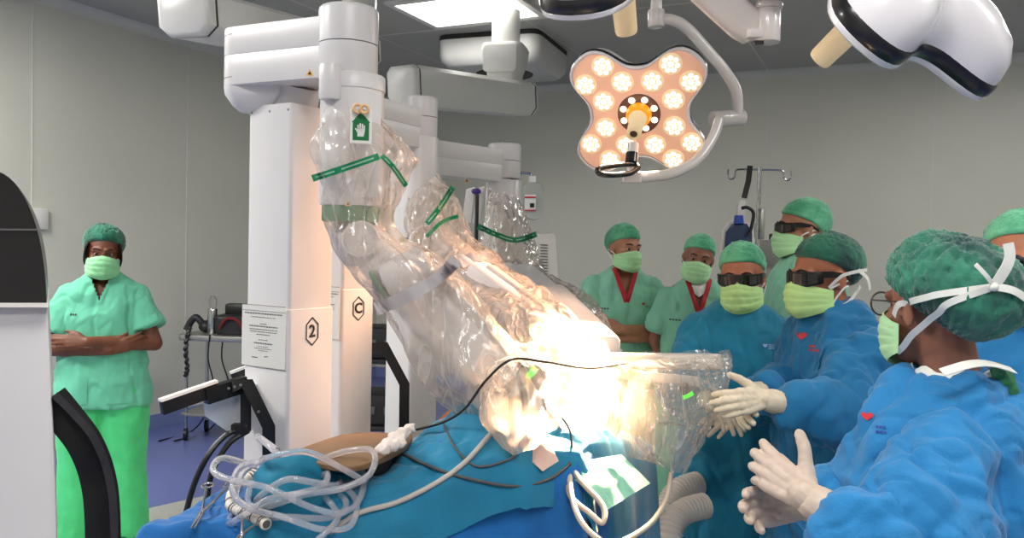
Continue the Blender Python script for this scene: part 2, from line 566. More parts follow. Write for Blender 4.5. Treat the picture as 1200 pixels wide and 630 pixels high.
for z, w, dd in ((-0.13, 0.22, 0.22), (-0.04, 0.23, 0.24), (0.03, 0.275, 0.28), (0.13, 0.30, 0.29), (0.155, 0.28, 0.27)):
    L.append([Mj @ V((x, y, z)) for x, y in stadium(w, dd, 0.06)])
rings(b, L); nk = obj('neck', b, m_pend, t)
b = NB(); prism(b, stadium(.24, .19, .03), Mj @ Matrix(((1, 0, 0, 0), (0, 0, -1, -.146), (0, 1, 0, .04), (0, 0, 0, 1))), .012, .004); obj('neck_panel', b, m_pend, nk)
b = NB(); cyl(b, jt + V((0, 0, 0.12)), V((jt.x, jt.y, HC - .05)), 0.10); obj('stem', b, m_pend, t)
b = NB(); lathe(b, [(0.12, 0), (0.124, 0.004), (0.124, 0.012), (0.12, 0.016)], Matrix.Translation(jt + V((0, 0, -0.148))), 36); obj('collar_gap', b, m_gask, t)
b = NB(); lathe(b, [(0.115, 0), (0.12, 0.07)], Matrix.Translation(jt + V((0, 0, -0.22))), 36); obj('collar', b, m_pend, t)
pendant_arm('beam', P(476, 101, 4.7), P(612, 117, 5.8), t, 0.22, 0.23)
b = NB(); cyl(b, P(471, 118, 4.9), P(471, 128, 4.9), 0.04); obj('swivel_foot', b, m_pend, t)
# second pendant above the left cart
a0, a1 = P(224, 18, 3.0), P(420, 62, 4.3)
t = thing('ceiling_pendant', 'white pendant arm with framed end cap at top left above the robot', 'ceiling pendant', (a1.x, a1.y, HC))
pendant_arm('beam', a0, a1, t, 0.23, 0.16)
b = NB(); cyl(b, a1 + V((0, 0, 0.05)), V((a1.x, a1.y, HC)), 0.09); obj('stem', b, m_pend, t)
b = NB(); prism(b, stadium(0.6, 0.6, 0.1), Matrix.Translation((a1.x, a1.y, HC - 0.15)), 0.15, 0.02); obj('ceiling_cover', b, m_pend, t)
# ------------------------------------------------------------------ robotic arm carts
m_shell = mat('robot_shell', (212, 209, 209), 0.32, var=0.015, bump=0.01, bscale=20)
m_line = mat('shell_gap', (95, 92, 92), 0.6)
m_black = mat('black_powder_coat', (22, 21, 22), 0.42, var=0.1)
m_ink = mat('black_ink', (30, 24, 22), 0.6)
m_print = mat('grey_print', (110, 108, 106), 0.7)
m_acry = mat('clear_plaque', (212, 211, 206), 0.15, var=0.01)
m_screw = mat('steel_screw', (150, 150, 150), 0.3, metal=1.0)
m_yel = mat('warning_yellow', (235, 180, 90), 0.5)
m_greenband = mat('green_band', (20, 110, 60), 0.45)
m_grip = mat('grey_joint', (190, 186, 182), 0.4, var=0.03)

def cart_column(root, c, th, a, ztop, zs, ch, plaque=True, zn=None, grow=1.05):
    """square lift column with a slightly wider sleeve, number badge, plaque and base"""
    M = Matrix.Translation((c.x, c.y, 0)) @ Matrix.Rotation(th, 4, 'Z')
    b = NB(); prism(b, stadium(a, a, 0.012, 3), M @ Matrix.Translation((0, 0, 0.5)), ztop - 0.5); obj('inner_column', b, m_shell, root)
    s = a * grow
    b = NB(); prism(b, stadium(s, s, 0.014, 3), M @ Matrix.Translation((0, 0, 0.09)), zs - 0.09, 0.003); sl = obj('column_sleeve', b, m_shell, root)
    # foot: cross of low beams on castors
    b = NB()
    prism(b, stadium(0.44, 0.36, 0.05), M @ Matrix.Translation((0, 0.0, 0.05)), 0.1, 0.01)
    obj('base', b, m_shell, root)
    for sx in (-1, 1):
        for sy in (-1, 1):
            w = M @ V((sx * 0.18, sy * 0.14, 0.03))
            b = NB(); lathe(b, [(0.024, -0.014), (0.03, -0.01), (0.03, 0.01), (0.024, 0.014)], frame(w, M.to_3x3() @ V((1, 0, 0))), 16); obj('castor', b, m_black, root)
    # badge on the right face (+x of the column), centred
    zn = zn if zn else zs - 0.07
    F = M @ Matrix(((0, 0, 1, s / 2 + 0.001), (1, 0, 0, 0), (0, 1, 0, zn), (0, 0, 0, 1)))
    def put(bm, m, name, lift=0.0012):
        t = bmesh.ops.extrude_face_region(bm, geom=bm.faces[:])
        bmesh.ops.translate(bm, verts=[v for v in t['geom'] if isinstance(v, bmesh.types.BMVert)], vec=(0, 0, lift))
        bmesh.ops.transform(bm, matrix=F, verts=bm.verts)
        return obj(name, bm, m, sl, flat=True)
    hexo = [(0.030 * math.sin(R(60 * k)) * 0.93, 0.042 * math.cos(R(60 * k))) for k in range(6)]
    hexo = [(x * 1.0, y) for x, y in hexo]
    if ch: put(poly2(strip2(hexo, 0.0032, True)), m_ink, 'badge_outline')
    if ch: put(text_bm(ch, 0.052, 0.0012), m_ink, 'badge_character')
    if plaque:
        FP = M @ Matrix(((1, 0, 0, -0.004), (0, 0, -1, -s / 2 - 0.001), (0, 1, 0, zs - 0.085), (0, 0, 0, 1)))
        b = NB(); box(b, (0, 0, 0.002), (s * 0.98, 0.185, 0.004), FP, 0.001, 1); pq = obj('plaque', b, m_acry, root)
        rows = [(.066, .95, .004), (.056, .62, .0022), (.036, .18, .0024), (.028, .72, .0036), (.019, .70, .0026), (.012, .68, .0026), (.004, .34, .0026),
                (-.012, .24, .0026), (-.023, .46, .004), (-.032, .26, .002), (-.038, .44, .002), (-.044, .24, .002)]
        rr = random.Random(5)
        q = []
        for y, w, h in rows:
            x = -w * s * 0.44
            while x < w * s * 0.44:
                l = rr.uniform(0.004, 0.011); q.append([(x, y), (min(x + l, w * s * .45), y), (min(x + l, w * s * .45), y + h), (x, y + h)]); x += l + 0.0018
        q += [[(-.047, -.066), (-.022, -.066), (-.022, -.063), (-.047, -.063)], [(0.005, -.062), (.022, -.06), (.022, -.057), (.005, -.059)]]
        bb = poly2(q); bmesh.ops.transform(bb, matrix=FP @ Matrix.Translation((0, 0, 0.0046)), verts=bb.verts); obj('plaque_text', bb, m_print, pq, flat=True)
        bb = poly2([[(-s * .49, 0.092), (s * .49, 0.092), (s * .49, .0935), (-s * .49, .0935)], [(-s * .49, 0.075), (s * .49, 0.075), (s * .49, .0765), (-s * .49, .0765)]]); bmesh.ops.transform(bb, matrix=FP @ Matrix.Translation((0, 0, 0.0046)), verts=bb.verts); obj('plaque_edge', bb, m_print, pq, flat=True)
    for x in (-a * .42, 0, a * .42):
        b = NB(); lathe(b, [(0.004, 0), (0.003, 0.0015)], M @ Matrix.Translation((x, -a / 2, ztop - 0.02)) @ Matrix.Rotation(R(90), 4, 'X'), 10)
        obj('screw', b, m_screw, root)
    return M
def warning(root, p, sz, par=None):
    """little yellow triangle facing the camera side"""
    n = V((CAM.x - p.x, CAM.y - p.y, 0)).normalized()
    x = V((0, 0, 1)).cross(n)
    M = Matrix((x, V((0, 0, 1)), n)).transposed().to_4x4(); M.translation = p
    b = NB(); prism(b, [(-sz, -sz * .8), (sz, -sz * .8), (0, sz * .9)], M, 0.001); w = obj('warning_sticker', b, m_yel, par or root, flat=True)
    b = NB(); prism(b, [(-sz * .45, -sz * .5), (sz * .45, -sz * .5), (0, sz * .35)], M @ Matrix.Translation((0, 0, .001)), 0.0006); obj('warning_symbol', b, m_ink, w, flat=True)
def shoulder_beam(root, l, r, z0, z1, rl, rr_, zr0, zr1, chin, bw=.8):
    """horizontal arm: rounded left hinge, flat-sided beam, taller round hub on the right"""
    l = V((l.x, l.y, 0)); r = V((r.x, r.y, 0))
    ax = (r - l).normalized(); nn = V((-ax.y, ax.x, 0))
    k = rl * 0.98
    out = []
    for i in range(17):
        a = R(90 + 180 * i / 16)
        out.append(l + ax * (rl * math.cos(a)) + nn * (rl * math.sin(a)))
    out.append(r - nn * rr_ * bw); out.append(r + nn * rr_ * bw)
    b = NB()
    hs = (z1 - z0)
    for zz0, zz1 in ((z0, z0 + hs * .52), (z0 + hs * .524, z1)):
        M = Matrix.Translation((0, 0, zz0))
        prism(b, [(p.x, p.y) for p in out], M, zz1 - zz0, 0.0008)
    bm = obj('shoulder_beam', b, m_shell, root)
    b = NB(); prism(b, [(l.x + (p.x - l.x) * .985, l.y + (p.y - l.y) * .985) for p in out], Matrix.Translation((0, 0, z0 + .004)), hs - .008); obj('beam_seams', b, m_line, bm)
    for zz in (z0 + hs * .13, z0 + hs * .87):
        b = NB(); prism(b, [(l.x + (p.x - l.x) * 1.0008, l.y + (p.y - l.y) * 1.0008) for p in [q for q in out[:17]]], Matrix.Translation((0, 0, zz)), .0025); obj('hinge_seam', b, m_line, bm)
    b = NB()
    L = []
    for z, kx in ((z0, 1.0), (z0 - chin * .3, .97), (z0 - chin * .75, .7), (z0 - chin, .45)):
        L.append([l + V((0, 0, z)) + ((p - l) if (p - l).length < rl * 1.02 else (p - l).normalized() * rl * 1.6) * kx for p in out])
    rings(b, L); obj('hinge_cone', b, m_shell, root)
    b = NB(); h2 = (zr0 + zr1) / 2
    lathe(b, [(rr_ * .97, zr0), (rr_, zr0 + .004), (rr_, h2 - .0015)], Matrix.Translation(r), 40)
    lathe(b, [(rr_, h2 + .0015), (rr_, zr1 - .012), (rr_ * .985, zr1 - .004), (rr_ * .94, zr1)], Matrix.Translation(r), 40)
    obj('hub', b, m_shell, root)

# ---- cart 2 : nearest
cA = P(340, 330, 2.5)
hubA = P(408, 60, 2.3)
r1 = thing('robotic_arm_cart', 'nearest white robot arm cart marked 2 with plaque, arm in clear plastic', 'robot cart', (cA.x, cA.y, 0))
thA = R(-31)
cart_column(r1, cA, thA, 0.182, 2.0, 1.395, '2')
shoulder_beam(r1, P(297, 65, 2.47), hubA, 2.055, 2.225, 0.084, 0.084, 2.05, 2.255, 0.07)
b = NB()
for x0 in (P(280, 105, 2.5),):
    cyl(b, V((cA.x, cA.y, 1.99)), V((cA.x + .02, cA.y - .02, 2.07)), 0.07)
obj('column_neck', b, m_shell, r1)
warning(r1, P(363, 85, 2.25), 0.011)
# turret below the hub
b = NB(); c1 = P(412, 170, 2.3)
lathe(b, [(0.085, 1.70), (0.089, 1.71), (0.089, 2.02), (0.092, 2.022), (0.092, 2.06), (0.088, 2.065)], Matrix.Translation((c1.x, c1.y, 0)), 40)
tu = obj('turret', b, m_shell, r1)
b = NB(); k1 = P(388, 110, 2.22)
lathe(b, [(0.03, 1.985), (0.033, 1.99), (0.033, 2.075), (0.031, 2.08)], Matrix.Translation((k1.x, k1.y, 0)), 24); obj('cable_guide', b, m_shell, r1)
b = NB(); nrm = (CAM - c1); nrm.z = 0; nrm.normalize(); sd = V((0, 0, 1)).cross(nrm)
Mp = Matrix((sd, V((0, 0, 1)), nrm)).transposed().to_4x4(); Mp.translation = V((c1.x, c1.y, 0)) + nrm * 0.062 + sd * 0.028 + V((0, 0, 1.72))
prism(b, [(-.045, 0), (.05, 0), (.05, .29), (-.045, .29)], Mp, 0.026, 0.003); obj('cover_plate', b, m_shell, r1)
warning(r1, P(408, 238, 2.2), 0.009)
b = NB(); lathe(b, [(0.078, 1.655), (0.08, 1.66), (0.08, 1.698), (0.078, 1.702)], Matrix.Translation((c1.x, c1.y, 0)), 36); obj('green_light_ring', b, m_greenband, r1)
def arm_link(root, name, pts, rad, m=None, flat=1.0, seg=20):
    b = NB(); p = spline(pts, 5)
    n = len(p) - 1
    rs = []
    for i in range(n + 1):
        t = i / n * (len(rad) - 1); j = min(int(t), len(rad) - 2); rs.append(rad[j] + (rad[j + 1] - rad[j]) * (t - j))
    tube(b, p, rs, seg, flat=flat)
    return obj(name, b, m or m_shell, root)
def disc_joint(root, c, ax, r, h, name='elbow_joint'):
    ax = V(ax).normalized()
    b = NB(); lathe(b, [(r * .93, -h / 2), (r, -h / 2 + .008), (r, h / 2 - .008), (r * .93, h / 2)], frame(c, ax), 36)
    j = obj(name, b, m_shell, root)
    b = NB(); lathe(b, [(r * .2, 0), (r * .17, .004)], frame(V(c) + ax * h / 2, ax), 16); lathe(b, [(r * .88, 0), (r * .86, .0015)], frame(V(c) + ax * h / 2, ax), 36); obj('joint_cap', b, m_grip, j)
    return j
def slab_link(root, name, a, c, w, t_, m=None, up=(0, 0, 1), bev=0.012):
    a, c = V(a), V(c)
    M = frame(a, c - a, up)
    b = NB(); prism(b, stadium(t_, w, min(w, t_) * .25, 4), M, (c - a).length, bev)
    return obj(name, b, m or m_shell, root)
back = V((0.1, -1, 0.1))
disc_joint(r1, P(424, 282, 2.27), back, 0.052, 0.10)
arm_link(r1, 'wrist_housing', [P(415, 262, 2.33), P(420, 285, 2.35), P(425, 300, 2.34)], [0.075, 0.075, 0.06])
slab_link(r1, 'upper_link', P(430, 285, 2.33), P(468, 325, 2.28), 0.10, 0.11)
arm_link(r1, 'forearm_joint', [P(452, 330, 2.25), P(478, 318, 2.25), P(502, 306, 2.25)], [0.052, 0.055, 0.05])
b = NB(); lathe(b, [(0.046, 0), (0.048, .004), (0.048, .012), (0.046, .014)], frame(P(448, 332, 2.25), P(440, 337, 2.25) - P(448, 332, 2.25)), 28); obj('green_end_ring', b, m_greenband, r1)
slab_link(r1, 'forearm', P(480, 335, 2.3), P(585, 440, 2.28), 0.15, 0.14)
slab_link(r1, 'forearm_rail', P(500, 322, 2.26), P(600, 420, 2.24), 0.05, 0.06, m_grip)
slab_link(r1, 'forearm_rail', P(470, 352, 2.22), P(560, 452, 2.2), 0.03, 0.04, m_grip)
arm_link(r1, 'carriage_link', [P(560, 430, 2.28), P(592, 445, 2.22), P(612, 432, 2.18)], [0.055, 0.05, 0.045])
m_dgrey = mat('dark_grey_plastic', (92, 84, 80), 0.45, var=0.06)
slab_link(r1, 'instrument_carriage', P(622, 425, 2.2), P(585, 500, 2.16), 0.10, 0.085, m_dgrey)
slab_link(r1, 'carriage_lamp', P(628, 432, 2.13), P(618, 442, 2.13), 0.02, 0.014, mat('green_status_light', (60, 220, 30), 0.4, emit=1.2, ecol=(60, 225, 30)), bev=0.002)
slab_link(r1, 'carriage_plate', P(600, 520, 2.1), P(634, 462, 2.1), 0.06, 0.03, m_shell, bev=0.004)
b = NB(); cyl(b, P(634, 470, 2.14), P(668, 520, 2.2), 0.005); obj('instrument_shaft', b, mat('steel', (175, 175, 178), 0.25, metal=1.0), r1)
# outrigger: black bars with white tops, beside the column
m_wtop = mat('white_top_strip', (238, 238, 236), 0.4)
def bar(root, name, pts, w, h, m, top=None, up=(0, 0, 1)):
    for a, c in zip(pts, pts[1:]):
        a, c = V(a), V(c); M = frame(a, c - a, up)
        b = NB(); prism(b, [(h / 2, -w / 2), (h / 2, w / 2), (-h / 2, w / 2), (-h / 2, -w / 2)], M, (c - a).length, 0.002)
        o = obj(name, b, m, root)
        if top:
            b = NB(); prism(b, [(h / 2 + .008, -w / 2), (h / 2 + .008, w / 2), (h / 2, w / 2), (h / 2, -w / 2)], M, (c - a).length); obj('top_strip', b, top, o)
bar(r1, 'support_bar', [P(189, 478, 2.15), P(255, 455, 2.28)], 0.018, 0.036, m_black, m_wtop)
bar(r1, 'support_bar', [P(240, 464, 2.25), P(288, 449, 2.34)], 0.028, 0.045, m_black)
bar(r1, 'rear_support_bar', [P(272, 443, 2.6), P(296, 434, 2.62)], 0.018, 0.03, m_black, m_wtop)
def bent_plate(root, name, pts, w, m, depth=0.03):
    """flat bar following px points, facing the camera"""
    b = NB()
    n = len(pts); L = []
    for i, p in enumerate(pts):
        p = V(p)
        a = V(pts[max(0, i - 1)]); c = V(pts[min(n - 1, i + 1)])
        t = (c - a).normalized(); vw = (p - CAM).normalized(); s = t.cross(vw).normalized()
        q = [p - s * w / 2 - vw * depth / 2, p + s * w / 2 - vw * depth / 2, p + s * w / 2 + vw * depth / 2, p - s * w / 2 + vw * depth / 2]
        L.append(q)
    rings(b, L)
    return obj(name, b, m, root, angle=30)
bent_plate(r1, 'leg_bracket', [P(272, 452, 2.30), P(290, 449, 2.31), P(315, 500, 2.33), P(315, 600, 2.36), P(315, 790, 2.42)], 0.036, m_black)
bent_plate(r1, 'bar_post', [P(288, 455, 2.36), P(288, 505, 2.36)], 0.03, m_black)
for p in (P(268, 455, 2.24), P(275, 453, 2.24), P(282, 451, 2.24), P(303, 482, 2.29), P(270, 505, 2.3)):
    b = NB(); lathe(b, [(0.004, 0), (0.003, 0.006)], frame(p, CAM - p), 10); obj('bracket_bolt', b, m_screw, r1)
b = NB()
t0 = [P(238, 470, 2.30), P(277, 457, 2.34), P(266, 505, 2.36), P(240, 487, 2.3)]
t1 = [p + V((0.03, .12, 0)) for p in t0]
rings(b, [t0, t1]); obj('side_bin', b, mat('bin_white', (232, 232, 234), 0.45), r1)
b = NB(); box(b, P(282, 502, 2.36), (0.05, 0.03, 0.03), None, .004); obj('cable_clamp', b, m_black, r1)
for pts in ([(286, 500, 2.36), (262, 512, 2.34), (240, 540, 2.3), (222, 585, 2.3), (214, 640, 2.35), (216, 760, 2.5)], [(288, 506, 2.36), (268, 520, 2.34), (250, 550, 2.32), (243, 585, 2.33), (238, 660, 2.4), (240, 770, 2.55)]):
    b = NB(); tube(b, spline([P(*p) for p in pts], 8), 0.0085, 8); obj('base_cable', b, m_black, r1)

# ---- cart C
cC = P(404, 330, 2.95); hubC = P(492, 137, 3.4)
r2 = thing('robotic_arm_cart', 'white robot arm cart marked C standing right behind the nearest cart', 'robot cart', (cC.x, cC.y, 0))
cart_column(r2, cC, R(-38), 0.145, 2.0, 1.43, 'C')
shoulder_beam(r2, P(398, 145, 2.98), hubC, 1.99, 2.15, 0.07, 0.075, 2.04, 2.205, 0.06, .6)
b = NB(); lathe(b, [(0.074, 2.04), (0.074, 2.06)], Matrix.Translation((hubC.x, hubC.y, 0)), 36)
lathe(b, [(0.078, 1.62), (0.08, 1.63), (0.08, 2.035), (0.078, 2.04)], Matrix.Translation((hubC.x, hubC.y, 0)), 36); obj('turret', b, m_shell, r2)
b = NB(); lathe(b, [(0.074, 1.60), (0.076, 1.605), (0.076, 1.66), (0.07, 1.665)], Matrix.Translation((hubC.x, hubC.y, 0)), 36); obj('green_light_ring', b, m_greenband, r2)
disc_joint(r2, P(500, 285, 3.3), back, 0.07, 0.15)
slab_link(r2, 'upper_link', P(508, 278, 3.32), P(566, 330, 3.06), 0.12, 0.12)
slab_link(r2, 'forearm', P(556, 322, 3.02), P(662, 402, 2.74), 0.11, 0.12)
slab_link(r2, 'forearm_rail', P(572, 314, 2.98), P(676, 392, 2.72), 0.04, 0.04, m_grip)
slab_link(r2, 'instrument_carriage', P(672, 398, 2.6), P(692, 480, 2.46), 0.08, 0.07, m_grip)
bent_plate(r2, 'leg_bracket', [P(427, 408, 3.2), P(450, 405, 3.2), P(474, 450, 3.2), P(473, 540, 3.2), P(473, 730, 3.25)], 0.04, m_black)
# ---- third cart
cD = P(484, 330, 3.6); hubD = P(591, 190, 4.05)
r3 = thing('robotic_arm_cart', 'farthest white robot arm cart whose column shows beside the black bracket', 'robot cart', (cD.x, cD.y, 0))
cart_column(r3, cD, R(-42), 0.16, 1.95, 1.40, None, plaque=False)
shoulder_beam(r3, P(484, 197, 3.65), hubD, 1.91, 2.065, 0.07, 0.082, 1.93, 2.10, 0.06, .6)
b = NB(); lathe(b, [(0.087, 1.50), (0.09, 1.51), (0.09, 1.915), (0.087, 1.92)], Matrix.Translation((hubD.x, hubD.y, 0)), 36); obj('turret', b, m_shell, r3)
b = NB(); p = P(556, 197, 3.85); n = (CAM - p); n.z = 0; n.normalize()
sx = V((0, 0, 1)).cross(n); Mq = Matrix((sx, V((0, 0, 1)), n)).transposed().to_4x4(); Mq.translation = P(553, 198, 3.82)
warning(r3, P(547, 211, 3.82), 0.012)
b = NB(); lathe(b, [(0.074, 1.44), (0.076, 1.445), (0.076, 1.53), (0.07, 1.535)], Matrix.Translation((hubD.x, hubD.y, 0)), 36); obj('green_light_ring', b, m_greenband, r3)
disc_joint(r3, P(600, 320, 3.95), back, 0.08, 0.16)
slab_link(r3, 'upper_link', P(600, 320, 3.95), P(660, 375, 3.3), 0.17, 0.15)
slab_link(r3, 'forearm', P(645, 350, 3.35), P(705, 415, 2.65), 0.13, 0.13)
# horizontal instrument slide under the right-hand drape
slab_link(r3, 'instrument_slide', P(700, 422, 2.62), P(846, 424, 2.55), 0.045, 0.05, mat('slide_cream', (205, 196, 186), .4))
slab_link(r3, 'slide_rail', P(715, 437, 2.58), P(820, 447, 2.5), 0.028, 0.03, m_grip, bev=.004)
slab_link(r3, 'slide_end', P(800, 450, 2.45), P(806, 465, 2.45), 0.03, 0.03, m_dgrey, bev=.004)
slab_link(r3, 'slide_lamp', P(800, 466, 2.44), P(812, 460, 2.44), 0.016, 0.012, MATS['green_status_light'], bev=.002)
slab_link(r3, 'slide_label', P(722, 428, 2.56), P(752, 438, 2.53), 0.026, 0.01, mat('green_label', (70, 175, 60), 0.5), bev=.002)

# ------------------------------------------------------------------ plastic drapes
m_film = plastic_film('clear_polythene', (255, 243, 232), body=.27, rot=(0, R(40), 0))
m_film2 = plastic_film('clear_polythene_soft', (255, 240, 226), body=0.34, scale=6, rot=(0, R(45), 0))
m_film3 = plastic_film('clear_polythene_sheet', (255, 240, 226), body=0.30, scale=7, stretch=(1, 1, 0.3), rot=(0, R(12), 0))
m_tape = mat('green_tape', (8, 130, 84), 0.45, var=0.05)
m_strap = mat('grey_strap', (176, 170, 172), 0.5, var=0.03)
m_tape_txt = mat('tape_print', (190, 225, 205), 0.6)
def film(name, st, label, m, seed, seg=44, n=9, amp=0.016, open_top=True, ragged=0.03, depthk=0.9, cat='plastic drape', tail=None, pleat=7):
    """tube of polythene: stations are (left point, right point); oval in section, crinkled"""
    Ls = spline([P(*s[0]) for s in st], n); Rs = spline([P(*s[1]) for s in st], n)
    L = []
    N = len(Ls)
    for i, (a, c) in enumerate(zip(Ls, Rs)):
        mid = (a + c) / 2; ax = (c - a) / 2
        vw = (mid - CAM).normalized()
        dv = (vw - ax.normalized() * vw.dot(ax.normalized())).normalized() * min(ax.length * depthk, 0.16)
        ring = []
        for k in range(seg):
            an = 2 * PI * k / seg
            f = 1 + 0.05 * math.sin(an * pleat + seed + i * 0.15) + 0.03 * math.sin(an * (pleat * 2 - 1) - i * 0.12)
            ring.append(mid + ax * math.cos(an) * f + dv * math.sin(an) * f)
        L.append(ring)
    b = NB()
    vs = rings(b, L, cap=False)
    # facet-like crinkles
    def f(p, nn):
        q = p * 9
        d = (p.x - p.z) * 0.7; e = (p.x + p.z) * 0.7; w = V((e, p.y, d * 0.35))
        r = ridge(w, (8, 8, 8), seed) * 0.9 + ridge(w, (19, 17, 17), seed + 3) * 0.5 + ridge(p, (26, 24, 22), seed + 9) * 0.16
        return amp * r
    displace(b, f)
    if ragged:
        for end, s in ((0, -1), (-1, 1)):
            row = vs[end]; nx = vs[end - s if end == 0 else -2]
            nx = vs[1] if end == 0 else vs[-2]
            for k, v in enumerate(row):
                d = (v.co - nx[k].co)
                v.co += d.normalized() * ragged * (0.5 + noise.noise(V((k * .45, seed, end)))) 
    bv = bvh_of(b)
    o = solo(name, b, m, label, cat, angle=180)
    return o, bv
def tape(o, bv, pts, w, txt=True):
    b = poly2(strip2([(0, 0), (1, 0)], 1)); b.free()
    b = NB()
    P3 = spline(pts, 10)
    rows = []
    for i, p in enumerate(P3):
        t = (P3[min(i + 1, len(P3) - 1)] - P3[max(0, i - 1)]).normalized()
        vw = (p - CAM).normalized(); s = vw.cross(t).normalized()
        row = []
        for e in (-.5, 0, .5):
            q = p + s * w * e
            h = bv.ray_cast(q - vw * 0.6, vw, 1.4)
            row.append((h[0] if h[0] is not None else q) - vw * 0.003)
        rows.append(row)
    rings(b, rows, closed=False, cap=False)
    if txt:
        for i in range(2, len(rows) - 2):
            if (i // 2) % 5 == 4: continue
            a, e = rows[i], rows[i + 1]
            def mixp(u, vv):
                p = a[0].lerp(e[0], u).lerp(a[2].lerp(e[2], u), vv); return p - (p - CAM).normalized() * 0.002
            for u in (0.1, 0.45, .75):
                f = b.faces.new([b.verts.new(mixp(*z)) for z in ((u, .38), (u + .18, .38), (u + .18, .62), (u, .62))]); f.material_index = 1
    tp = obj('green_tape', b, [m_tape, m_tape_txt], o, angle=180)
    return tp
f1, bv1 = film('plastic_drape', [((376, 132, 2.24), (444, 128, 2.28)), ((362, 168, 2.24), (492, 182, 2.3)), ((372, 215, 2.22), (476, 222, 2.3)), ((380, 262, 2.22), (470, 262, 2.28)),
    ((398, 310, 2.22), (514, 296, 2.28)), ((440, 362, 2.2), (548, 330, 2.28)), ((474, 420, 2.2), (592, 380, 2.26)), ((506, 464, 2.2), (622, 415, 2.24)), ((548, 494, 2.2), (640, 440, 2.2))],
    'large clear plastic sleeve with green tape over the nearest robot arm', m_film, 1.3, n=8)
tape(f1, bv1, [P(366, 209, 2.1), P(400, 198, 2.1), P(444, 183, 2.1)], 0.018)
tape(f1, bv1, [P(447, 182, 2.12), P(460, 195, 2.15), P(476, 218, 2.2)], 0.014)
def strap(o, bv, pts, w):
    t = tape(o, bv, pts, w, txt=False); t.data.materials.clear(); t.data.materials.append(m_strap); t.name = 'grey_strap'
strap(f1, bv1, [P(440, 362, 2.0), P(470, 350, 2.0), P(510, 328, 2.0), P(536, 304, 2.05)], 0.034)
# house-shaped hand sign hanging in the plastic
p = P(423, 149, 2.12); n = (CAM - p).normalized(); x = V((0, 0, 1)).cross(n).normalized(); y = n.cross(x)
Ms = Matrix((x, y, n)).transposed().to_4x4(); Ms.translation = p
b = NB(); prism(b, [(-.028, -.042), (.028, -.042), (.028, .046), (-.028, .046)], Ms, 0.0008); sg = obj('hand_sign', b, mat('sign_white', (232, 230, 224), 0.5), f1, flat=True)
b = NB(); prism(b, [(-.021, -.034), (.021, -.034), (.021, .012), (.024, .012), (0, .040), (-.024, .012), (-.021, .012)], Ms @ Matrix.Translation((0, 0, .001)), 0.0006); obj('green_house', b, m_greenband, sg, flat=True)
b = NB(); Mh = Ms @ Matrix.Translation((0, -.008, .0018))
prism(b, [(-.009, -.016), (.007, -.016), (.010, -.004), (.010, .004), (-.009, .004)], Mh, .0004)
for i, (xx, h) in enumerate(((-.0075, .014), (-.002, .018), (.0035, .017), (.0085, .013))):
    prism(b, [(xx - .002, 0), (xx + .002, 0), (xx + .002, h), (xx - .002, h)], Mh, .0004)
prism(b, [(-.009, -.006), (-.016, .004), (-.0135, .006), (-.007, -.001)], Mh, .0004)
obj('white_hand', b, MATS['sign_white'], sg, flat=True)
for q in (P(419, 127, 2.1), P(427, 128, 2.1)):
    b = NB()
    L = []
    M = frame(q, CAM - q)
    for i in range(20):
        a = 2 * PI * i / 20
        L.append([M @ V(((.010 + .004 * math.cos(2 * PI * k / 8)) * math.cos(a), (.010 + .004 * math.cos(2 * PI * k / 8)) * math.sin(a), .004 * math.sin(2 * PI * k / 8))) for k in range(8)])
    L.append(L[0]); rings(b, L, cap=False); obj('wooden_toggle', b, mat('toggle_tan', (222, 178, 130), 0.45), f1)
f2, bv2 = film('plastic_drape', [((474, 236, 3.25), (520, 205, 3.3)), ((470, 262, 3.25), (540, 238, 3.3)), ((480, 292, 3.2), (560, 278, 3.25)), ((505, 330, 3.05), (600, 312, 3.1)), ((540, 362, 2.9), (640, 336, 2.95)), ((575, 400, 2.75), (680, 372, 2.8)), ((612, 428, 2.55), (712, 400, 2.6)), ((622, 458, 2.42), (722, 440, 2.46)), ((640, 500, 2.36), (728, 490, 2.4)), ((656, 532, 2.34), (716, 530, 2.36))],
    'clear plastic sleeve over the middle robot arm, tape strips crossing at its top', m_film2, 4.7, amp=0.02)
tape(f2, bv2, [P(500, 262, 3.0), P(514, 245, 3.0), P(531, 219, 3.0)], 0.022)
tape(f2, bv2, [P(500, 277, 3.0), P(518, 260, 3.0), P(537, 253, 3.0)], 0.014, False)
strap(f2, bv2, [P(540, 308, 2.8), P(560, 300, 2.8), P(575, 303, 2.85)], 0.04)
f3, bv3 = film('plastic_drape', [((570, 226, 3.95), (612, 232, 4.0)), ((562, 258, 3.95), (624, 262, 4.0)), ((560, 285, 3.95), (632, 290, 4.0)), ((572, 318, 3.85), (640, 318, 3.9)), ((605, 342, 3.5), (676, 338, 3.55)), ((640, 372, 3.1), (706, 362, 3.2)), ((668, 402, 2.8), (722, 398, 2.85)), ((685, 428, 2.65), (728, 420, 2.7))],
    'clear plastic sleeve with one looping green tape over the farthest robot arm', m_film2, 8.2, amp=0.022)
tape(f3, bv3, [P(560, 265, 3.6), P(585, 276, 3.6), P(605, 281, 3.6), P(629, 274, 3.7)], 0.026)
f4, bv4 = film('plastic_drape', [((600, 408, 2.1), (636, 410, 2.14)), ((574, 430, 2.08), (654, 430, 2.14)), ((562, 462, 2.05), (666, 460, 2.13)), ((560, 494, 2.03), (664, 480, 2.12)), ((580, 514, 2.02), (646, 506, 2.1)), ((604, 532, 2.02), (626, 528, 2.06))],
    'clear plastic bag wrapped round the dark instrument carriage over the patient', m_film3, 12.5, amp=0.013, ragged=0.0, pleat=9)
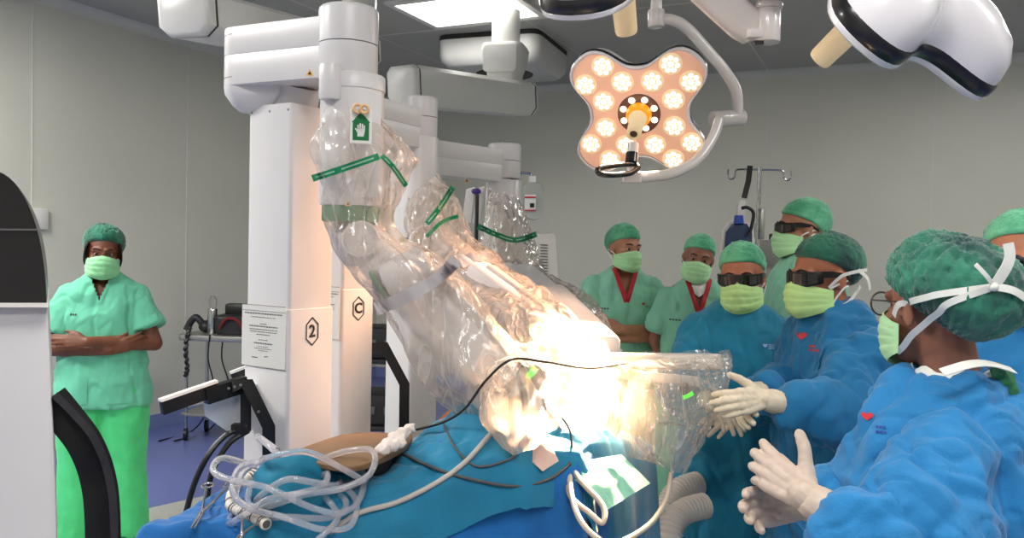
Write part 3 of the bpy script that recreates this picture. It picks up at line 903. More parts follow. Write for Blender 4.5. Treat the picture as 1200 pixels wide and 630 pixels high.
f5, bv5 = film('plastic_drape', [((704, 420, 2.5), (850, 410, 2.62)), ((706, 432, 2.45), (858, 428, 2.6)), ((712, 462, 2.42), (852, 462, 2.52)), ((716, 500, 2.4), (836, 498, 2.46)), ((722, 532, 2.4), (824, 530, 2.42)), ((752, 546, 2.39), (806, 558, 2.41))],
    'wide clear plastic sheet hanging from the horizontal instrument slide at right', plastic_film('clear_polythene_bag', (255, 246, 236), body=0.17, scale=7, stretch=(1, 1, 0.25), rot=(0, R(15), 0)), 17.1, amp=0.016, ragged=0.0, depthk=0.6)
# ------------------------------------------------------------------ surgical lamps
m_lampw = mat('lamp_shell', (232, 228, 230), 0.25, coat=0.3)
m_lampk = mat('lamp_black_rim', (24, 22, 24), 0.3, coat=0.3)
m_face = mat('lamp_face', (238, 190, 165), 0.25, emit=0.30, ecol=(255, 190, 150), coat=0.4)
m_led = mat('led_lens', (255, 240, 215), 0.2, emit=1.7, ecol=(255, 238, 210))
m_ledring = mat('led_ring', (250, 225, 190), 0.3, emit=.4, ecol=(255, 215, 160))
m_ledcore = mat('led_core', (200, 170, 120), 0.3, emit=1.0, ecol=(255, 214, 150))
m_amber = mat('amber_dome', (235, 140, 30), 0.25, emit=0.8, ecol=(245, 140, 20))
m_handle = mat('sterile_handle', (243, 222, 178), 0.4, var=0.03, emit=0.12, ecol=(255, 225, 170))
m_arm = mat('lamp_arm', (214, 208, 204), 0.25, coat=0.3)
FIELD = P(664, 446, 2.38)
def clover(rad, k, n=96, rot=45):
    o = []
    for i in range(n):
        a = 2 * PI * i / n
        c = math.cos(4 * (a - R(rot)))
        r = rad * (0.80 + 0.20 * math.tanh(1.3 * c) / math.tanh(1.3))
        r = r + k
        o.append((r * math.cos(a), r * math.sin(a)))
    return o
def lamp_head(root, c, n, up, rad=0.31, rot=45, back=True, power=0, spot=0.6):
    """clover-leaf head: face with lenses, black rim, moulded white back, sterile handle on the axis"""
    M = frame(c, n, up)          # local z = light direction, local x = up
    b = NB()
    L = []
    for z, k in ((0.0, -0.014), (0.006, -0.006), (0.0, 0.0)):
        L.append([M @ V((x, y, z)) for x, y in clover(rad, k, rot=rot)])
    prism(b, clover(rad, -0.012, rot=rot), M @ Matrix.Translation((0, 0, -0.008)), 0.010, 0.002); obj('face_plate', b, m_face, root)
    b = NB(); L = []
    for z, k in ((0.004, -0.012), (0.008, -0.006), (0.004, 0.0), (-0.006, 0.001), (-0.012, -0.004)):
        L.append([M @ V((x, y, z)) for x, y in clover(rad, k, rot=rot)])
    rings(b, L, cap=False); obj('bezel', b, m_lampw, root)
    b = NB(); L = []
    for z, k in ((-0.004, -0.001), (-0.012, 0.003), (-0.030, 0.001), (-0.040, -0.006)):
        L.append([M @ V((x, y, z)) for x, y in clover(rad, k, rot=rot)])
    rings(b, L); obj('black_rim', b, m_lampk, root)
    b = NB(); L = []
    for z, k in ((-0.036, -0.004), (-0.05, -0.008), (-0.08, -0.02), (-0.11, -0.05), (-0.13, -0.10), (-0.135, -0.16)):
        L.append([M @ V((x * (1 if k > -0.1 else .97), y * (1 if k > -0.1 else .97), z)) for x, y in clover(rad, k, rot=rot)])
    rings(b, L)
    obj('back_shell', b, m_lampw, root, angle=50)
    # LED lenses
    for q in range(4):
        a0 = R(rot + 90 * q)
        for al, pp in ((0.42, .17), (0.42, -.17), (0.72, .16), (0.72, -.16)):
            al2, pp2 = al * rad, pp * rad
            x = al2 * math.cos(a0) - pp2 * math.sin(a0); y = al2 * math.sin(a0) + pp2 * math.cos(a0)
            T = M @ Matrix.Translation((x, y, 0.003))
            b = NB(); rr = rad * .135
            lathe(b, [(rr, 0), (rr, 0.003), (rr * .9, 0.005)], T, 24); ln = obj('lens', b, m_ledring, root)
            b = NB()
            for j in range(7):
                an = 2 * PI * j / 7
                ball(b, T @ V((rr * .58 * math.cos(an), rr * .58 * math.sin(an), 0.005)), (rr * .23, rr * .23, .003), M.to_3x3().to_4x4(), 10, 6)
            ball(b, T @ V((0, 0, 0.005)), (rr * .28, rr * .28, .003), M.to_3x3().to_4x4(), 10, 6)
            obj('led_cluster', b, m_led, ln)
    b = NB(); lathe(b, [(rad * .26, 0.0), (rad * .26, 0.006), (rad * .24, 0.008)], M, 40); ctr = obj('centre_ring', b, mat('smoke_ring', (120, 84, 66), 0.2, coat=.5), root)
    for j in range(8):
        an = R(22.5 + 45 * j)
        b = NB(); ball(b, M @ V((rad * .2 * math.cos(an), rad * .2 * math.sin(an), 0.009)), (rad * .042, rad * .042, .004), M.to_3x3().to_4x4(), 12, 6); obj('small_led', b, m_led, ctr)
    b = NB(); lathe(b, [(rad * .155, 0.006), (rad * .155, 0.02), (rad * .135, 0.04), (rad * .11, .045)], M, 32); obj('amber_dome', b, m_amber, root)
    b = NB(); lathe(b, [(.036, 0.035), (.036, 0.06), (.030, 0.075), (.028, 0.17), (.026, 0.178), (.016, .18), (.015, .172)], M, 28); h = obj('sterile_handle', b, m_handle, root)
    b = NB(); lathe(b, [(.0145, .171), (.0145, .1735)], M, 16); obj('handle_socket', b, mat('socket_dark', (70, 50, 36), 0.6), h)
    if power:
        ld = bpy.data.lights.new('surgical_spot', 'SPOT'); ld.energy = power; ld.color = (1.0, 0.62, 0.34)
        ld.spot_size = spot; ld.spot_blend = 0.9; ld.shadow_soft_size = 0.2
        lo = bpy.data.objects.new('surgical_spot', ld); COL.objects.link(lo)
        lo.matrix_world = frame(c + n * 0.2, -(FIELD - c))
        lo.parent = root; lo.matrix_parent_inverse = mtx(root).inverted()
        if power > 2000:  # added warm fill aimed at the cart columns, standing for bounce off the plastic
            ld = bpy.data.lights.new('added_column_fill', 'SPOT'); ld.energy = 150; ld.color = (1.0, 0.55, 0.32)
            ld.spot_size = R(72); ld.spot_blend = 0.9; ld.shadow_soft_size = 0.25
            lo = bpy.data.objects.new('added_column_fill', ld); COL.objects.link(lo)
            lo.matrix_world = frame(c + n * 0.2, -(V((-.55, 2.7, 1.25)) - c))
            lo.parent = root; lo.matrix_parent_inverse = mtx(root).inverted()
    return M
# main lamp, face towards us
lc = P(749, 133, 3.2); n1 = (FIELD - lc).normalized()
n1 = (n1 * 0.8 + (CAM - lc).normalized() * 0.35).normalized()
top1 = P(769, 12, 3.15)
t = thing('surgical_lamp', 'lit clover-shaped surgical lamp head facing us on a curved white yoke', 'surgical lamp', (top1.x, top1.y, HC))
M1 = lamp_head(t, lc, n1, V((0, 0, 1)), rad=0.325, power=27000, spot=0.25)
b = NB(); cyl(b, P(769, 32, 3.15), P(769, 12, 3.15), 0.032, 0.033, bev=.004); obj('yoke_socket', b, m_arm, t)
b = NB(); cyl(b, P(769, 14, 3.15), V((top1.x, top1.y, HC)), 0.021); obj('drop_tube', b, m_arm, t)
b = NB(); tube(b, spline([P(769, 24, 3.15), P(785, 23, 3.15), P(804, 32, 3.16), P(828, 58, 3.18), (P(850, 84, 3.2)), P(863, 108, 3.22), P(864, 134, 3.22)], 8), 0.022, 14); obj('upper_yoke', b, m_arm, t)
b = NB(); cyl(b, P(834, 140, 3.2), P(871, 137, 3.24), 0.032, bev=.004); obj('yoke_joint', b, m_arm, t)
b = NB(); tube(b, spline([P(843, 140, 3.18), P(836, 160, 3.16), P(818, 186, 3.12), P(790, 202, 3.06), P(760, 207, 3.0), P(738, 207, 2.97)], 8), 0.02, 14); obj('lower_yoke', b, m_arm, t)
b = NB(); prism(b, stadium(.07, .03, .008), frame(P(740, 214, 2.96), (0, 0, 1), (1, 0, 0)), .04, .004); obj('yoke_foot', b, m_arm, t)
b = NB(); cyl(b, P(740, 207, 2.96), P(742, 168, 2.98), .020); obj('handle_stem', b, m_arm, t)
b = NB(); cyl(b, P(740, 191, 2.955), P(741, 180, 2.965), .0235); obj('stem_grip', b, m_lampk, t)
b = NB(); hp = spline([P(748, 196, 2.93), P(738, 203, 2.9), P(715, 205, 2.86), P(702, 203, 2.86), P(702, 197, 2.87), P(718, 194, 2.9), P(742, 192, 2.95), P(748, 196, 2.93)], 5)
tube(b, hp, 0.010, 10, cap=False); obj('loop_handle', b, m_lampk, t)
# lamp at upper right, seen from behind
def WC(x, y, z): return CM3 @ V((x, -y, -z))
l2 = CAM + WC(.805, -.587, 1.779); n2 = WC(-.477, .545, .689); e2_ = WC(-.450, .522, -.724)
t = thing('surgical_lamp', 'surgical lamp head at upper right seen from its white moulded back', 'surgical lamp', (l2.x, l2.y, HC))
lamp_head(t, l2, n2, e2_, rad=0.31, rot=0, power=1900, spot=0.24)
b = NB(); tube(b, spline([l2 - n2 * 0.09, l2 - n2 * .16, V((l2.x + .22, l2.y - .1, l2.z + .35)), V((l2.x + .2, l2.y - .1, HC))], 8), 0.024, 12); obj('drop_tube', b, m_arm, t)
# lamp cut by the top edge
n3 = V((.20, .58, -.79)).normalized(); e3 = V((-.38, -.70, -.60)); e3 = (e3 - n3 * e3.dot(n3)).normalized()
l3 = P(668, 24, 1.7) - e3 * .34
t = thing('surgical_lamp', 'surgical lamp cut by the top edge, black rim and cream handle showing', 'surgical lamp', (l3.x, l3.y, HC))
lamp_head(t, l3, n3, e3, rad=0.33, rot=0, power=1900, spot=0.24)
b = NB(); tube(b, spline([l3 - n3 * 0.09, V((l3.x, l3.y - .06, l3.z + .3)), V((l3.x, l3.y - .06, HC))], 8), 0.024, 12); obj('drop_tube', b, m_arm, t)
# spring arm coming down from the ceiling hub
a0, a1 = P(770, -60, 2.55), P(884, 36, 2.6)
t = thing('lamp_spring_arm', 'white spring arm with bulky elbow coming down behind the lamp at top', 'lamp arm', (a0.x, a0.y, HC))
b = NB(); ax = (a1 - a0); M = frame(a0, ax, (0, 0, 1)); Ln = ax.length
L = []
for f, h, w in ((0, .045, .035), (.35, .05, .04), (.7, .056, .042), (.9, .058, .044), (1.0, .05, .042), (1.03, .035, .03)):
    L.append([M @ V((x * h / .05, y * w / .04, f * Ln)) for x, y in stadium(.10, .08, .03, 5)])
rings(b, L); obj('spring_arm', b, m_arm, t)
b = NB(); e = P(899, 32, 2.58); cyl(b, e + V((0, 0, -.05)), e + V((0, 0, .06)), .042, .04, bev=.008); obj('elbow', b, m_arm, t)
b = NB(); cyl(b, e + V((0, 0, .055)), e + V((0, 0, .075)), .047, bev=.004); obj('elbow_collar', b, m_arm, t)
b = NB(); cyl(b, e + V((0, 0, .07)), e + V((0, 0, .2)), .034); obj('elbow_post', b, m_arm, t)
b = NB(); prism(b, stadium(.07, .05, .012), frame(P(886, 46, 2.57), (0, 0, 1)), .03, .006); obj('elbow_foot', b, m_arm, t)
b = NB(); box(b, P(889, 50, 2.53), (.03, .01, .012)); obj('elbow_slot', b, m_lampk, t)
b = NB(); cyl(b, a0, V((a0.x, a0.y, HC)), .05); obj('ceiling_post', b, m_arm, t)
b = NB(); lathe(b, [(.10, 0), (.105, .01), (.10, .03), (.05, .06)], Matrix.Translation(P(916, -9, 2.5)), 32); obj('hub_disc', b, m_arm, t)
# ------------------------------------------------------------------ operating table, drapes and what lies on it
ZT = 0.95
NLc, NRc, FRc, FLc = V((-.80, 1.76)), V((.18, 2.14)), V((.44, 2.58)), V((-.64, 2.32))
def quad(s, t):
    return (NLc * (1 - s) + NRc * s) * (1 - t) + (FLc * (1 - s) + FRc * s) * t
def hump(x, y):
    """height of what lies under the drape"""
    def g(cx, cy, sx, sy, h, an=0):
        dx, dy = x - cx, y - cy
        c, s_ = math.cos(an), math.sin(an)
        u = (dx * c + dy * s_) / sx; v = (-dx * s_ + dy * c) / sy
        return h * math.exp(-(u * u + v * v))
    return (g(-.06, 2.19, .24, .20, .17, .4) + g(.16, 2.35, .25, .22, .10, .4)
            + g(-.49, 1.93, .10, .09, .02))
m_teal = mat('drape_teal', (10, 116, 152), 0.75, var=0.10, vscale=9, bump=0.12, bscale=220, sheen=0.2)
m_blue = mat('drape_blue', (0, 98, 168), 0.75, var=0.10, vscale=9, bump=0.12, bscale=220, sheen=0.2)
m_mint = mat('cloth_mint', (150, 215, 185), 0.8, var=0.08, vscale=20, bump=0.1, bscale=200, sheen=0.2)
def cloth_sheet(s0, s1, t0, t1, over, off, seed, amp, drop_l=True, ns=170, nt_=130):
    """sheet laid over the table: over = (left, right, near, far) overhang in metres"""
    b = NB()
    oL, oR, oN, oF = over
    w0 = (NRc - NLc).length; h0 = (FLc - NLc).length
    grid = []
    for i in range(ns + 1):
        row = []
        S = s0 * w0 - oL + ((s1 - s0) * w0 + oL + oR) * i / ns
        for j in range(nt_ + 1):
            T = t0 * h0 - oN + ((t1 - t0) * h0 + oN + oF) * j / nt_
            sc = min(max(S, s0 * w0 if oL else S), s1 * w0); tc_ = min(max(T, t0 * h0), t1 * h0)
            ds = S - sc; dt = T - tc_
            p = quad(sc / w0, tc_ / h0)
            d = math.hypot(ds, dt)
            z = ZT + off + hump(p.x, p.y)
            if d > 0:
                ex = (NRc - NLc).normalized(); ey = V((-ex.y, ex.x))
                dr = (ex * ds + ey * dt).normalized()
                fold = math.sin((sc * ex.x * 16 + tc_ * 17 + math.atan2(dt, ds) * 3.0) + seed) * 0.5 + math.sin(sc * 37 + tc_ * 41 + seed * 2) * 0.3
                out = (0.025 + off * 1.0) * (1 - math.exp(-d * 25)) + (0.03 + 0.03 * fold) * min(1, d * 2.2)
                p = p + dr * out
                z -= max(0, d - 0.012) * 0.98
            q = V((p.x, p.y, z))
            wv = ridge(q, (3.2, 5.5, 2), seed) * 0.7 + ridge(q, (10, 8, 3), seed + 5) * 0.55 + ridge(q, (21, 25, 7), seed + 9) * 0.34
            gv = max(0, 1 - 8 * abs(noise.noise(V((q.x * 5 + q.y * 4 + seed, q.y * 7 - q.x * 2, seed)))))
            q.z += amp * (wv - .9 * gv) * (1 if d == 0 else 0.4)
            if d > .02:
                ex_ = (CAM - q); ex_.z = 0; q += ex_.normalized() * amp * .9 * ridge(q, (7, 7, 3), seed + 2)
            row.append(b.verts.new(q))
        grid.append(row)
    for i in range(ns):
        for j in range(nt_):
            b.faces.new((grid[i][j], grid[i + 1][j], grid[i + 1][j + 1], grid[i][j + 1]))
    return b
# the table itself under the sheets
tc0 = quad(.5, .5)
t = thing('operating_table', 'operating table hidden under blue and teal drapes', 'operating table', (tc0.x, tc0.y, 0))
b = NB(); L = []
for z in (ZT - .07, ZT - .012):
    L.append([V((*quad(s, q), z)) for s, q in ((.03, .05), (.97, .05), (.97, .95), (.03, .95))])
rings(b, L); obj('table_top', b, m_black, t)
b = NB(); cyl(b, (tc0.x, tc0.y, .12), (tc0.x, tc0.y, ZT - .06), .14); obj('pedestal', b, m_grip, t)
b = NB(); prism(b, stadium(.75, .42, .08), Matrix.Translation((tc0.x, tc0.y, 0.0)) @ Matrix.Rotation(R(22), 4, 'Z'), .13, .02); obj('table_foot', b, m_grip, t)
b = cloth_sheet(0.0, 1.0, 0.0, 1.0, (.30, .70, .75, .35), 0.0, 3.1, 0.014)
solo('surgical_drape', b, m_blue, 'deep blue drape covering the whole table down to the near edge', 'surgical drape', angle=180)
b = cloth_sheet(0.20, 1.0, 0.0, 1.0, (0.0, .66, .17, .30), 0.012, 6.4, 0.020)
teal_bv = bvh_of(b)
solo('surgical_drape', b, m_teal, 'teal drape spread over the patient and hanging in folds at the right end', 'surgical drape', angle=180)
def on(px, py, d0=2.1, lift=0.0):
    """point on the drape seen at that pixel"""
    r = (CM3 @ V(((px - 600) / FPX, -(py - 315) / FPX, -1))).normalized()
    h = teal_bv.ray_cast(CAM, r)
    p = h[0] if h[0] is not None else G(px, py, ZT)
    return V((p.x, p.y, p.z + lift))
# teal cloth bundle the tubes lie on
b = NB(); c = P(346, 576, 1.95)
ball(b, c, (.098, .085, .088), Matrix.Rotation(R(15), 4, 'Z'), 48, 32)
displace(b, lambda p, n: 0.012 * ridge(p, (9, 9, 22), 2.2) + 0.007 * ridge(p, (24, 22, 30), 5) - 0.004)
solo('cloth_bundle', b, mat('bundle_teal', (10, 112, 142), 0.8, var=.1, bump=.1, bscale=200), 'crumpled teal cloth bundle lying under the coiled clear tubing', 'cloth', angle=180)
b = NB(); c = P(395, 560, 2.08)
ball(b, c, (.13, .08, .05), Matrix.Rotation(R(30), 4, 'Z'), 48, 32)
displace(b, lambda p, n: 0.012 * ridge(p, (9, 9, 22), 7.2) + 0.006 * ridge(p, (24, 22, 30), 9))
solo('cloth_bundle', b, m_teal, 'low rolled teal cloth behind the coiled clear tubing', 'cloth', angle=180)
# brown board
m_brown = mat('brown_board', (122, 94, 66), 0.5, var=0.08, vscale=7)
cb = [(345, 528, 2.12), (368, 519, 2.2), (400, 509, 2.3), (428, 506, 2.34), (460, 507, 2.34), (482, 508, 2.32), (478, 520, 2.22), (455, 533, 2.13), (425, 544, 2.05), (400, 546, 2.04), (372, 541, 2.06)]
ps = [G(x, y, 1.075) for x, y, _ in cb]
ps = spline(ps + [ps[0]], 4)[:-1]
b = NB()
cen = sum(ps, V()) / len(ps)
rings(b, [[cen + (p - cen) * k + V((0, 0, z)) for p in ps] for z, k in ((-.014, .985), (-.011, 1), (-.002, 1), (0, .985))])
solo('arm_board', b, m_brown, 'flat brown rounded board lying at the far side of the table', 'board')
b = NB(); prism(b, stadium(.16, .10, .02), Matrix.Translation((cen.x, cen.y, ZT + .015)) @ Matrix.Rotation(R(20), 4, 'Z'), 1.06 - ZT - .015, .004)
solo('board_support', b, m_black, 'black block under the brown board', 'support')
# gauze
b = NB()
for px, py, d, r in ((450, 525, 2.18, .013), (457, 521, 2.18, .017), (465, 514, 2.18, .018), (474, 507, 2.18, .015), (481, 502, 2.18, .012), (469, 519, 2.18, .011)):
    ball(b, G(px, py, 1.1), (r * 1.3, r, r * .8), None, 16, 10)
b = fuse(b, .004, 3); displace(b, lambda p, n: .008 * ridge(p, (45, 45, 45), 3) + .004 * ridge(p, (90, 90, 90), 6) - .004)
solo('gauze_wad', b, mat('gauze_white', (226, 214, 206), 0.9, var=.05), 'crumpled white gauze at the right edge of the brown board', 'gauze', angle=180)
# orange-brown patch beside the drape end
b = NB(); L = [P(505, 500, 2.32), P(528, 478, 2.36), P(566, 482, 2.36), P(560, 500, 2.3)]
rings(b, [L, [p + V((0, .02, -.03)) for p in L]])
solo('padded_arm_rest', b, mat('orange_brown_pad', (176, 98, 44), 0.55, var=.08), 'orange brown pad behind the patient under the plastic sleeve', 'pad')
# clear tubing
m_tubing = mat('clear_tubing', (245, 243, 248), 0.16, trans=0.78, ior=1.12, var=.02, coat=.4)
cc = P(348, 590, 1.9); cc.z = ZT + .085
rr = random.Random(11)
pts = [P(305, 512, 2.12), P(318, 525, 2.05), P(330, 535, 2.02)]
for i in range(int(7 * 10)):
    a = 2 * PI * i / 10 + 2.2
    k = i / 70
    turn = i // 10
    ox = .04 * math.sin(turn * 2.1); oy = .03 * math.cos(turn * 1.7)
    rx = .125 + .03 * math.sin(turn * 1.3 + 1) ; ry = .085 + .02 * math.cos(turn * 2.3)
    tilt = .05 * math.sin(a + turn * 0.9) + .012 * turn * .3
    pts.append(V((cc.x + ox + rx * math.cos(a), cc.y + oy + ry * math.sin(a), cc.z - .05 + .06 * (0.5 + .5 * math.sin(turn * 1.9)) + tilt * 1.0 + .012 * math.sin(3 * a))))
pts += [P(395, 600, 1.86), P(380, 625, 1.8), P(350, 650, 1.78)]
b = NB(); tube(b, spline(pts, 5), 0.0075, 8)
tt = solo('tubing_coil', b, m_tubing, 'loosely coiled clear plastic tubing heaped at the near left of the table', 'tubing', angle=180)
b = NB(); cyl(b, P(302, 511, 2.13), P(324, 528, 2.04), .0085, .010, 12); obj('tube_connector', b, m_tubing, tt)
# corrugated white hose with dark rings
b = NB(); hp = spline([P(312, 545, 2.1), P(296, 556, 2.05), P(278, 568, 2.0), P(271, 582, 1.95), P(272, 598, 1.9), P(286, 608, 1.86), P(300, 616, 1.83), P(312, 632, 1.79)], 24)
hp = [V((p.x, p.y, max(p.z, ZT + .022))) for p in hp]
rs = [.0115 + .0022 * math.sin(i * 1.9) for i in range(len(hp))]
pts_, T_, fr_ = frames_along(hp)
L = [[p + x * (q * math.cos(2 * PI * k / 12)) + y * (q * math.sin(2 * PI * k / 12)) for k in range(12)] for p, (x, y), q in zip(pts_, fr_, rs)]
vs = rings(b, L)
b.faces.ensure_lookup_table()
for i, f in enumerate(b.faces):
    f.material_index = 1 if (i // 12) % 4 == 0 else 0
solo('corrugated_hose', b, [mat('hose_ivory', (222, 216, 204), 0.5), mat('hose_dark_ring', (82, 78, 76), 0.5)], 'thin corrugated ivory hose with dark rings left of the clear tubing', 'hose', angle=180)
# forceps
m_steel = MATS['steel']
def forceps(p, q, label, spread=.012):
    """ringed clamp from ring end p to tip q"""
    ax = (q - p); L_ = ax.length; ax.normalize(); s = ax.cross(V((0, 0, 1))).normalized()
    t = thing('forceps', label, 'forceps', (p + q) / 2)
    for sg in (-1, 1):
        b = NB(); r0 = p + s * sg * .026
        tube(b, [r0 + ax * .012, p + ax * L_ * .4 + s * sg * .012, p + ax * L_ * .66, p + ax * L_ * .68 - s * sg * .004, q + s * sg * -spread * .3], [.0032, .003, .004, .0035, .0018], 8)
        hf = obj('shank', b, m_steel, t)
        b = NB(); L = []
        for i in range(18):
            a = 2 * PI * i / 18
            cp = r0 + ax * (.019 * math.cos(a)) + s * (.013 * math.sin(a)); rd = (cp - r0).normalized()
            L.append([cp + rd * (.0026 * math.cos(2 * PI * k / 6)) + V((0, 0, 1)) * (.0026 * math.sin(2 * PI * k / 6)) for k in range(6)])
        L.append(L[0]); rings(b, L, cap=False); obj('finger_ring', b, m_steel, hf)
    b = NB(); ball(b, p + ax * L_ * .66, (.005, .005, .004)); obj('hinge_pin', b, m_steel, t)
def onT(px, py, lift=.02):
    return G(px, py, ZT + lift)
forceps(onT(256, 568, .03), onT(226, 618, .02), 'steel ringed forceps on the left corner of the drape, closer to its edge')
forceps(onT(300, 602, .03), onT(274, 640, .02), 'steel ringed forceps half hidden under the clear tubing')
# cables over the drape
m_cabk = mat('black_cable', (26, 24, 24), 0.5)
m_cabg = mat('grey_cable', (176, 170, 164), 0.45)
m_cabd = mat('dark_grey_cable', (76, 78, 80), 0.5)
def cable(pts, r, m, label, cat='cable', lift=None, name='cable'):
    q = [p if isinstance(p, V) else P(*p) for p in pts]
    b = NB(); tube(b, spline(q, 10), r, 8)
    return solo(name, b, m, label, cat, angle=180)
def O(px, py, lift=.008): return on(px, py, lift=lift)
cable([O(385, 628), O(420, 605), O(465, 592), O(510, 570), O(545, 545), O(575, 512), P(590, 496, 2.02)], .0068, m_cabg, 'thick pale grey cable running diagonally over the teal drape')
cable([P(488, 503, 2.2), P(520, 494, 2.14), P(545, 478, 2.08), P(570, 445, 2.04), P(600, 421, 2.02), P(640, 424, 2.05), P(690, 431, 2.2), P(735, 425, 2.35)], .0036, m_cabk, 'thin black cable arching over the plastic bag to the bright field')
cable([O(420, 522), O(460, 530), O(500, 548), O(540, 562), O(600, 573), O(640, 566), O(662, 552), O(668, 545)], .0042, m_cabd, 'dark grey cable crossing the middle of the teal drape')
cable([P(657, 487, 2.1), P(668, 505, 2.12), P(670, 530, 2.15), O(668, 548)], .003, m_cabk, 'short black wire dropping from the plastic bag to the green cloth')
cable([O(520, 500), O(535, 530), O(560, 550), O(600, 540), O(604, 528)], .003, m_cabd, 'thin grey wire bending over the hump of the teal drape')
cable([P(626, 518, 2.12), P(645, 530, 2.14), P(664, 548, 2.16), P(668, 580, 2.08), P(690, 600, 2.04), P(706, 612, 2.02), P(706, 592, 2.05), P(682, 565, 2.1), P(668, 548, 2.14), P(672, 590, 2.05), P(690, 622, 2.0), P(720, 636, 2.0), P(760, 615, 2.1), P(780, 585, 2.2), P(786, 555, 2.35)], .0075, mat('tan_hose', (196, 182, 164), 0.45), 'looped beige hose hanging over the right end of the table', 'hose', name='hose')
# mint towels
def towel(cps, label, seed, m=m_mint, n=26):
    """small crumpled towel: bilinear patch through four corners with folds"""
    b = NB(); g = []
    A, B, C, D = cps
    for i in range(n + 1):
        row = []
        for j in range(n + 1):
            u, v = i / n, j / n
            p = (A * (1 - u) + B * u) * (1 - v) + (D * (1 - u) + C * u) * v
            f = .014 * ridge(p, (14, 14, 5), seed) + .008 * ridge(p, (30, 26, 9), seed + 4)
            vw = (CAM - p).normalized()
            row.append(b.verts.new(p + vw * f + V((0, 0, .02 * math.sin(u * 3.1) * math.sin(v * 3.1)))))
        g.append(row)
    for i in range(n):
        for j in range(n): b.faces.new((g[i][j], g[i + 1][j], g[i + 1][j + 1], g[i][j + 1]))
    return solo('surgical_towel', b, m, label, 'towel', angle=180)
towel([P(652, 540, 2.26), P(672, 516, 2.42), P(722, 520, 2.42), P(700, 552, 2.26)], 'mint green towel lying on the table under the bright field', 2.2)
towel([P(655, 545, 2.14), P(728, 532, 2.26), P(762, 566, 2.24), P(712, 597, 2.10)], 'mint green towel hanging over the right end of the table', 5.5)
towel([P(596, 516, 2.08), P(640, 512, 2.12), P(655, 540, 2.1), P(636, 552, 2.08)], 'pale pink square cloth by the plastic bag on the drape', 8.8, mat('cloth_pink', (225, 190, 175), .8, var=.05))
# large hoses and device on the floor at the right of the table
m_hosew = mat('white_hose', (205, 198, 190), 0.5, var=.05)
def bighose(pts, r, label):
    hp = spline(pts, 30)
    pts_, T_, fr_ = frames_along(hp)
    b = NB()
    L = [[p + x * ((r * (1 + .09 * math.sin(i * 1.57))) * math.cos(2 * PI * k / 14)) + y * ((r * (1 + .09 * math.sin(i * 1.57))) * math.sin(2 * PI * k / 14)) for k in range(14)] for i, (p, (x, y)) in enumerate(zip(pts_, fr_))]
    rings(b, L); return solo('ventilation_hose', b, m_hosew, label, 'hose', angle=180)
bighose([P(818, 566, 3.0), P(795, 575, 2.95), P(780, 600, 2.9), P(772, 640, 2.85), P(775, 700, 2.8)], .042, 'wide white corrugated hose curving down beside the surgeon, left one')
bighose([P(826, 592, 2.85), P(800, 600, 2.8), P(786, 622, 2.75), P(782, 680, 2.7)], .042, 'wide white corrugated hose in front of the other hose beside the surgeon')
t = thing('suction_unit', 'pale suction unit with dark label on the floor behind the right plastic sheet', 'suction unit', (P(806, 580, 3.15).x, P(806, 580, 3.15).y, 0))
p = P(806, 575, 3.2)
b = NB(); prism(b, stadium(.12, .12, .02), Matrix.Translation((p.x, p.y, 0.03)), p.z + .06, .01); obj('housing', b, m_hosew, t)
b = NB(); box(b, (p.x - .01, p.y - .062, p.z - .03), (.05, .004, .03)); obj('dark_label', b, m_cabk, t)
b = NB(); box(b, (p.x, p.y, .02), (.2, .2, .04), None, .01); obj('unit_foot', b, m_cabk, t)
# ------------------------------------------------------------------ people
def skin_mat(name, col, lip=None):
    return mat(name, col, 0.5, var=0.07, vscale=22, bump=0.05, bscale=240, sss=0.08)
m_eyew = mat('eye_white', (176, 160, 150), 0.3)
m_iris = mat('eye_iris', (38, 24, 18), 0.2)
m_hair = mat('dark_hair', (24, 18, 16), 0.5, var=.3, vscale=60, bump=.3, bscale=120)
m_mask = mat('mask_mint', (176, 226, 168), 0.8, var=.05, vscale=18, bump=.08, bscale=180, sheen=.2)
m_maskg = mat('mask_green', (150, 222, 160), 0.8, var=.05, vscale=18, bump=.08, bscale=180, sheen=.2)
m_strapw = mat('mask_tie', (232, 232, 224), 0.8, var=.04)
m_shade = mat('dark_lens', (16, 11, 10), 0.12, coat=.6)
m_frame = mat('glasses_frame', (14, 13, 14), 0.35)
m_glove = mat('glove_latex', (222, 206, 180), 0.5, var=.06, vscale=40, bump=.12, bscale=90, sss=.05)
m_glove2 = mat('glove_latex_pale', (198, 178, 162), 0.5, var=.06, vscale=40, bump=.12, bscale=90, sss=.05)
m_shoe = mat('clog_green', (30, 70, 50), 0.5)
HX, HY, HZ = .077, .098, .090           # cranium
HCN = V((0, .012, .03))

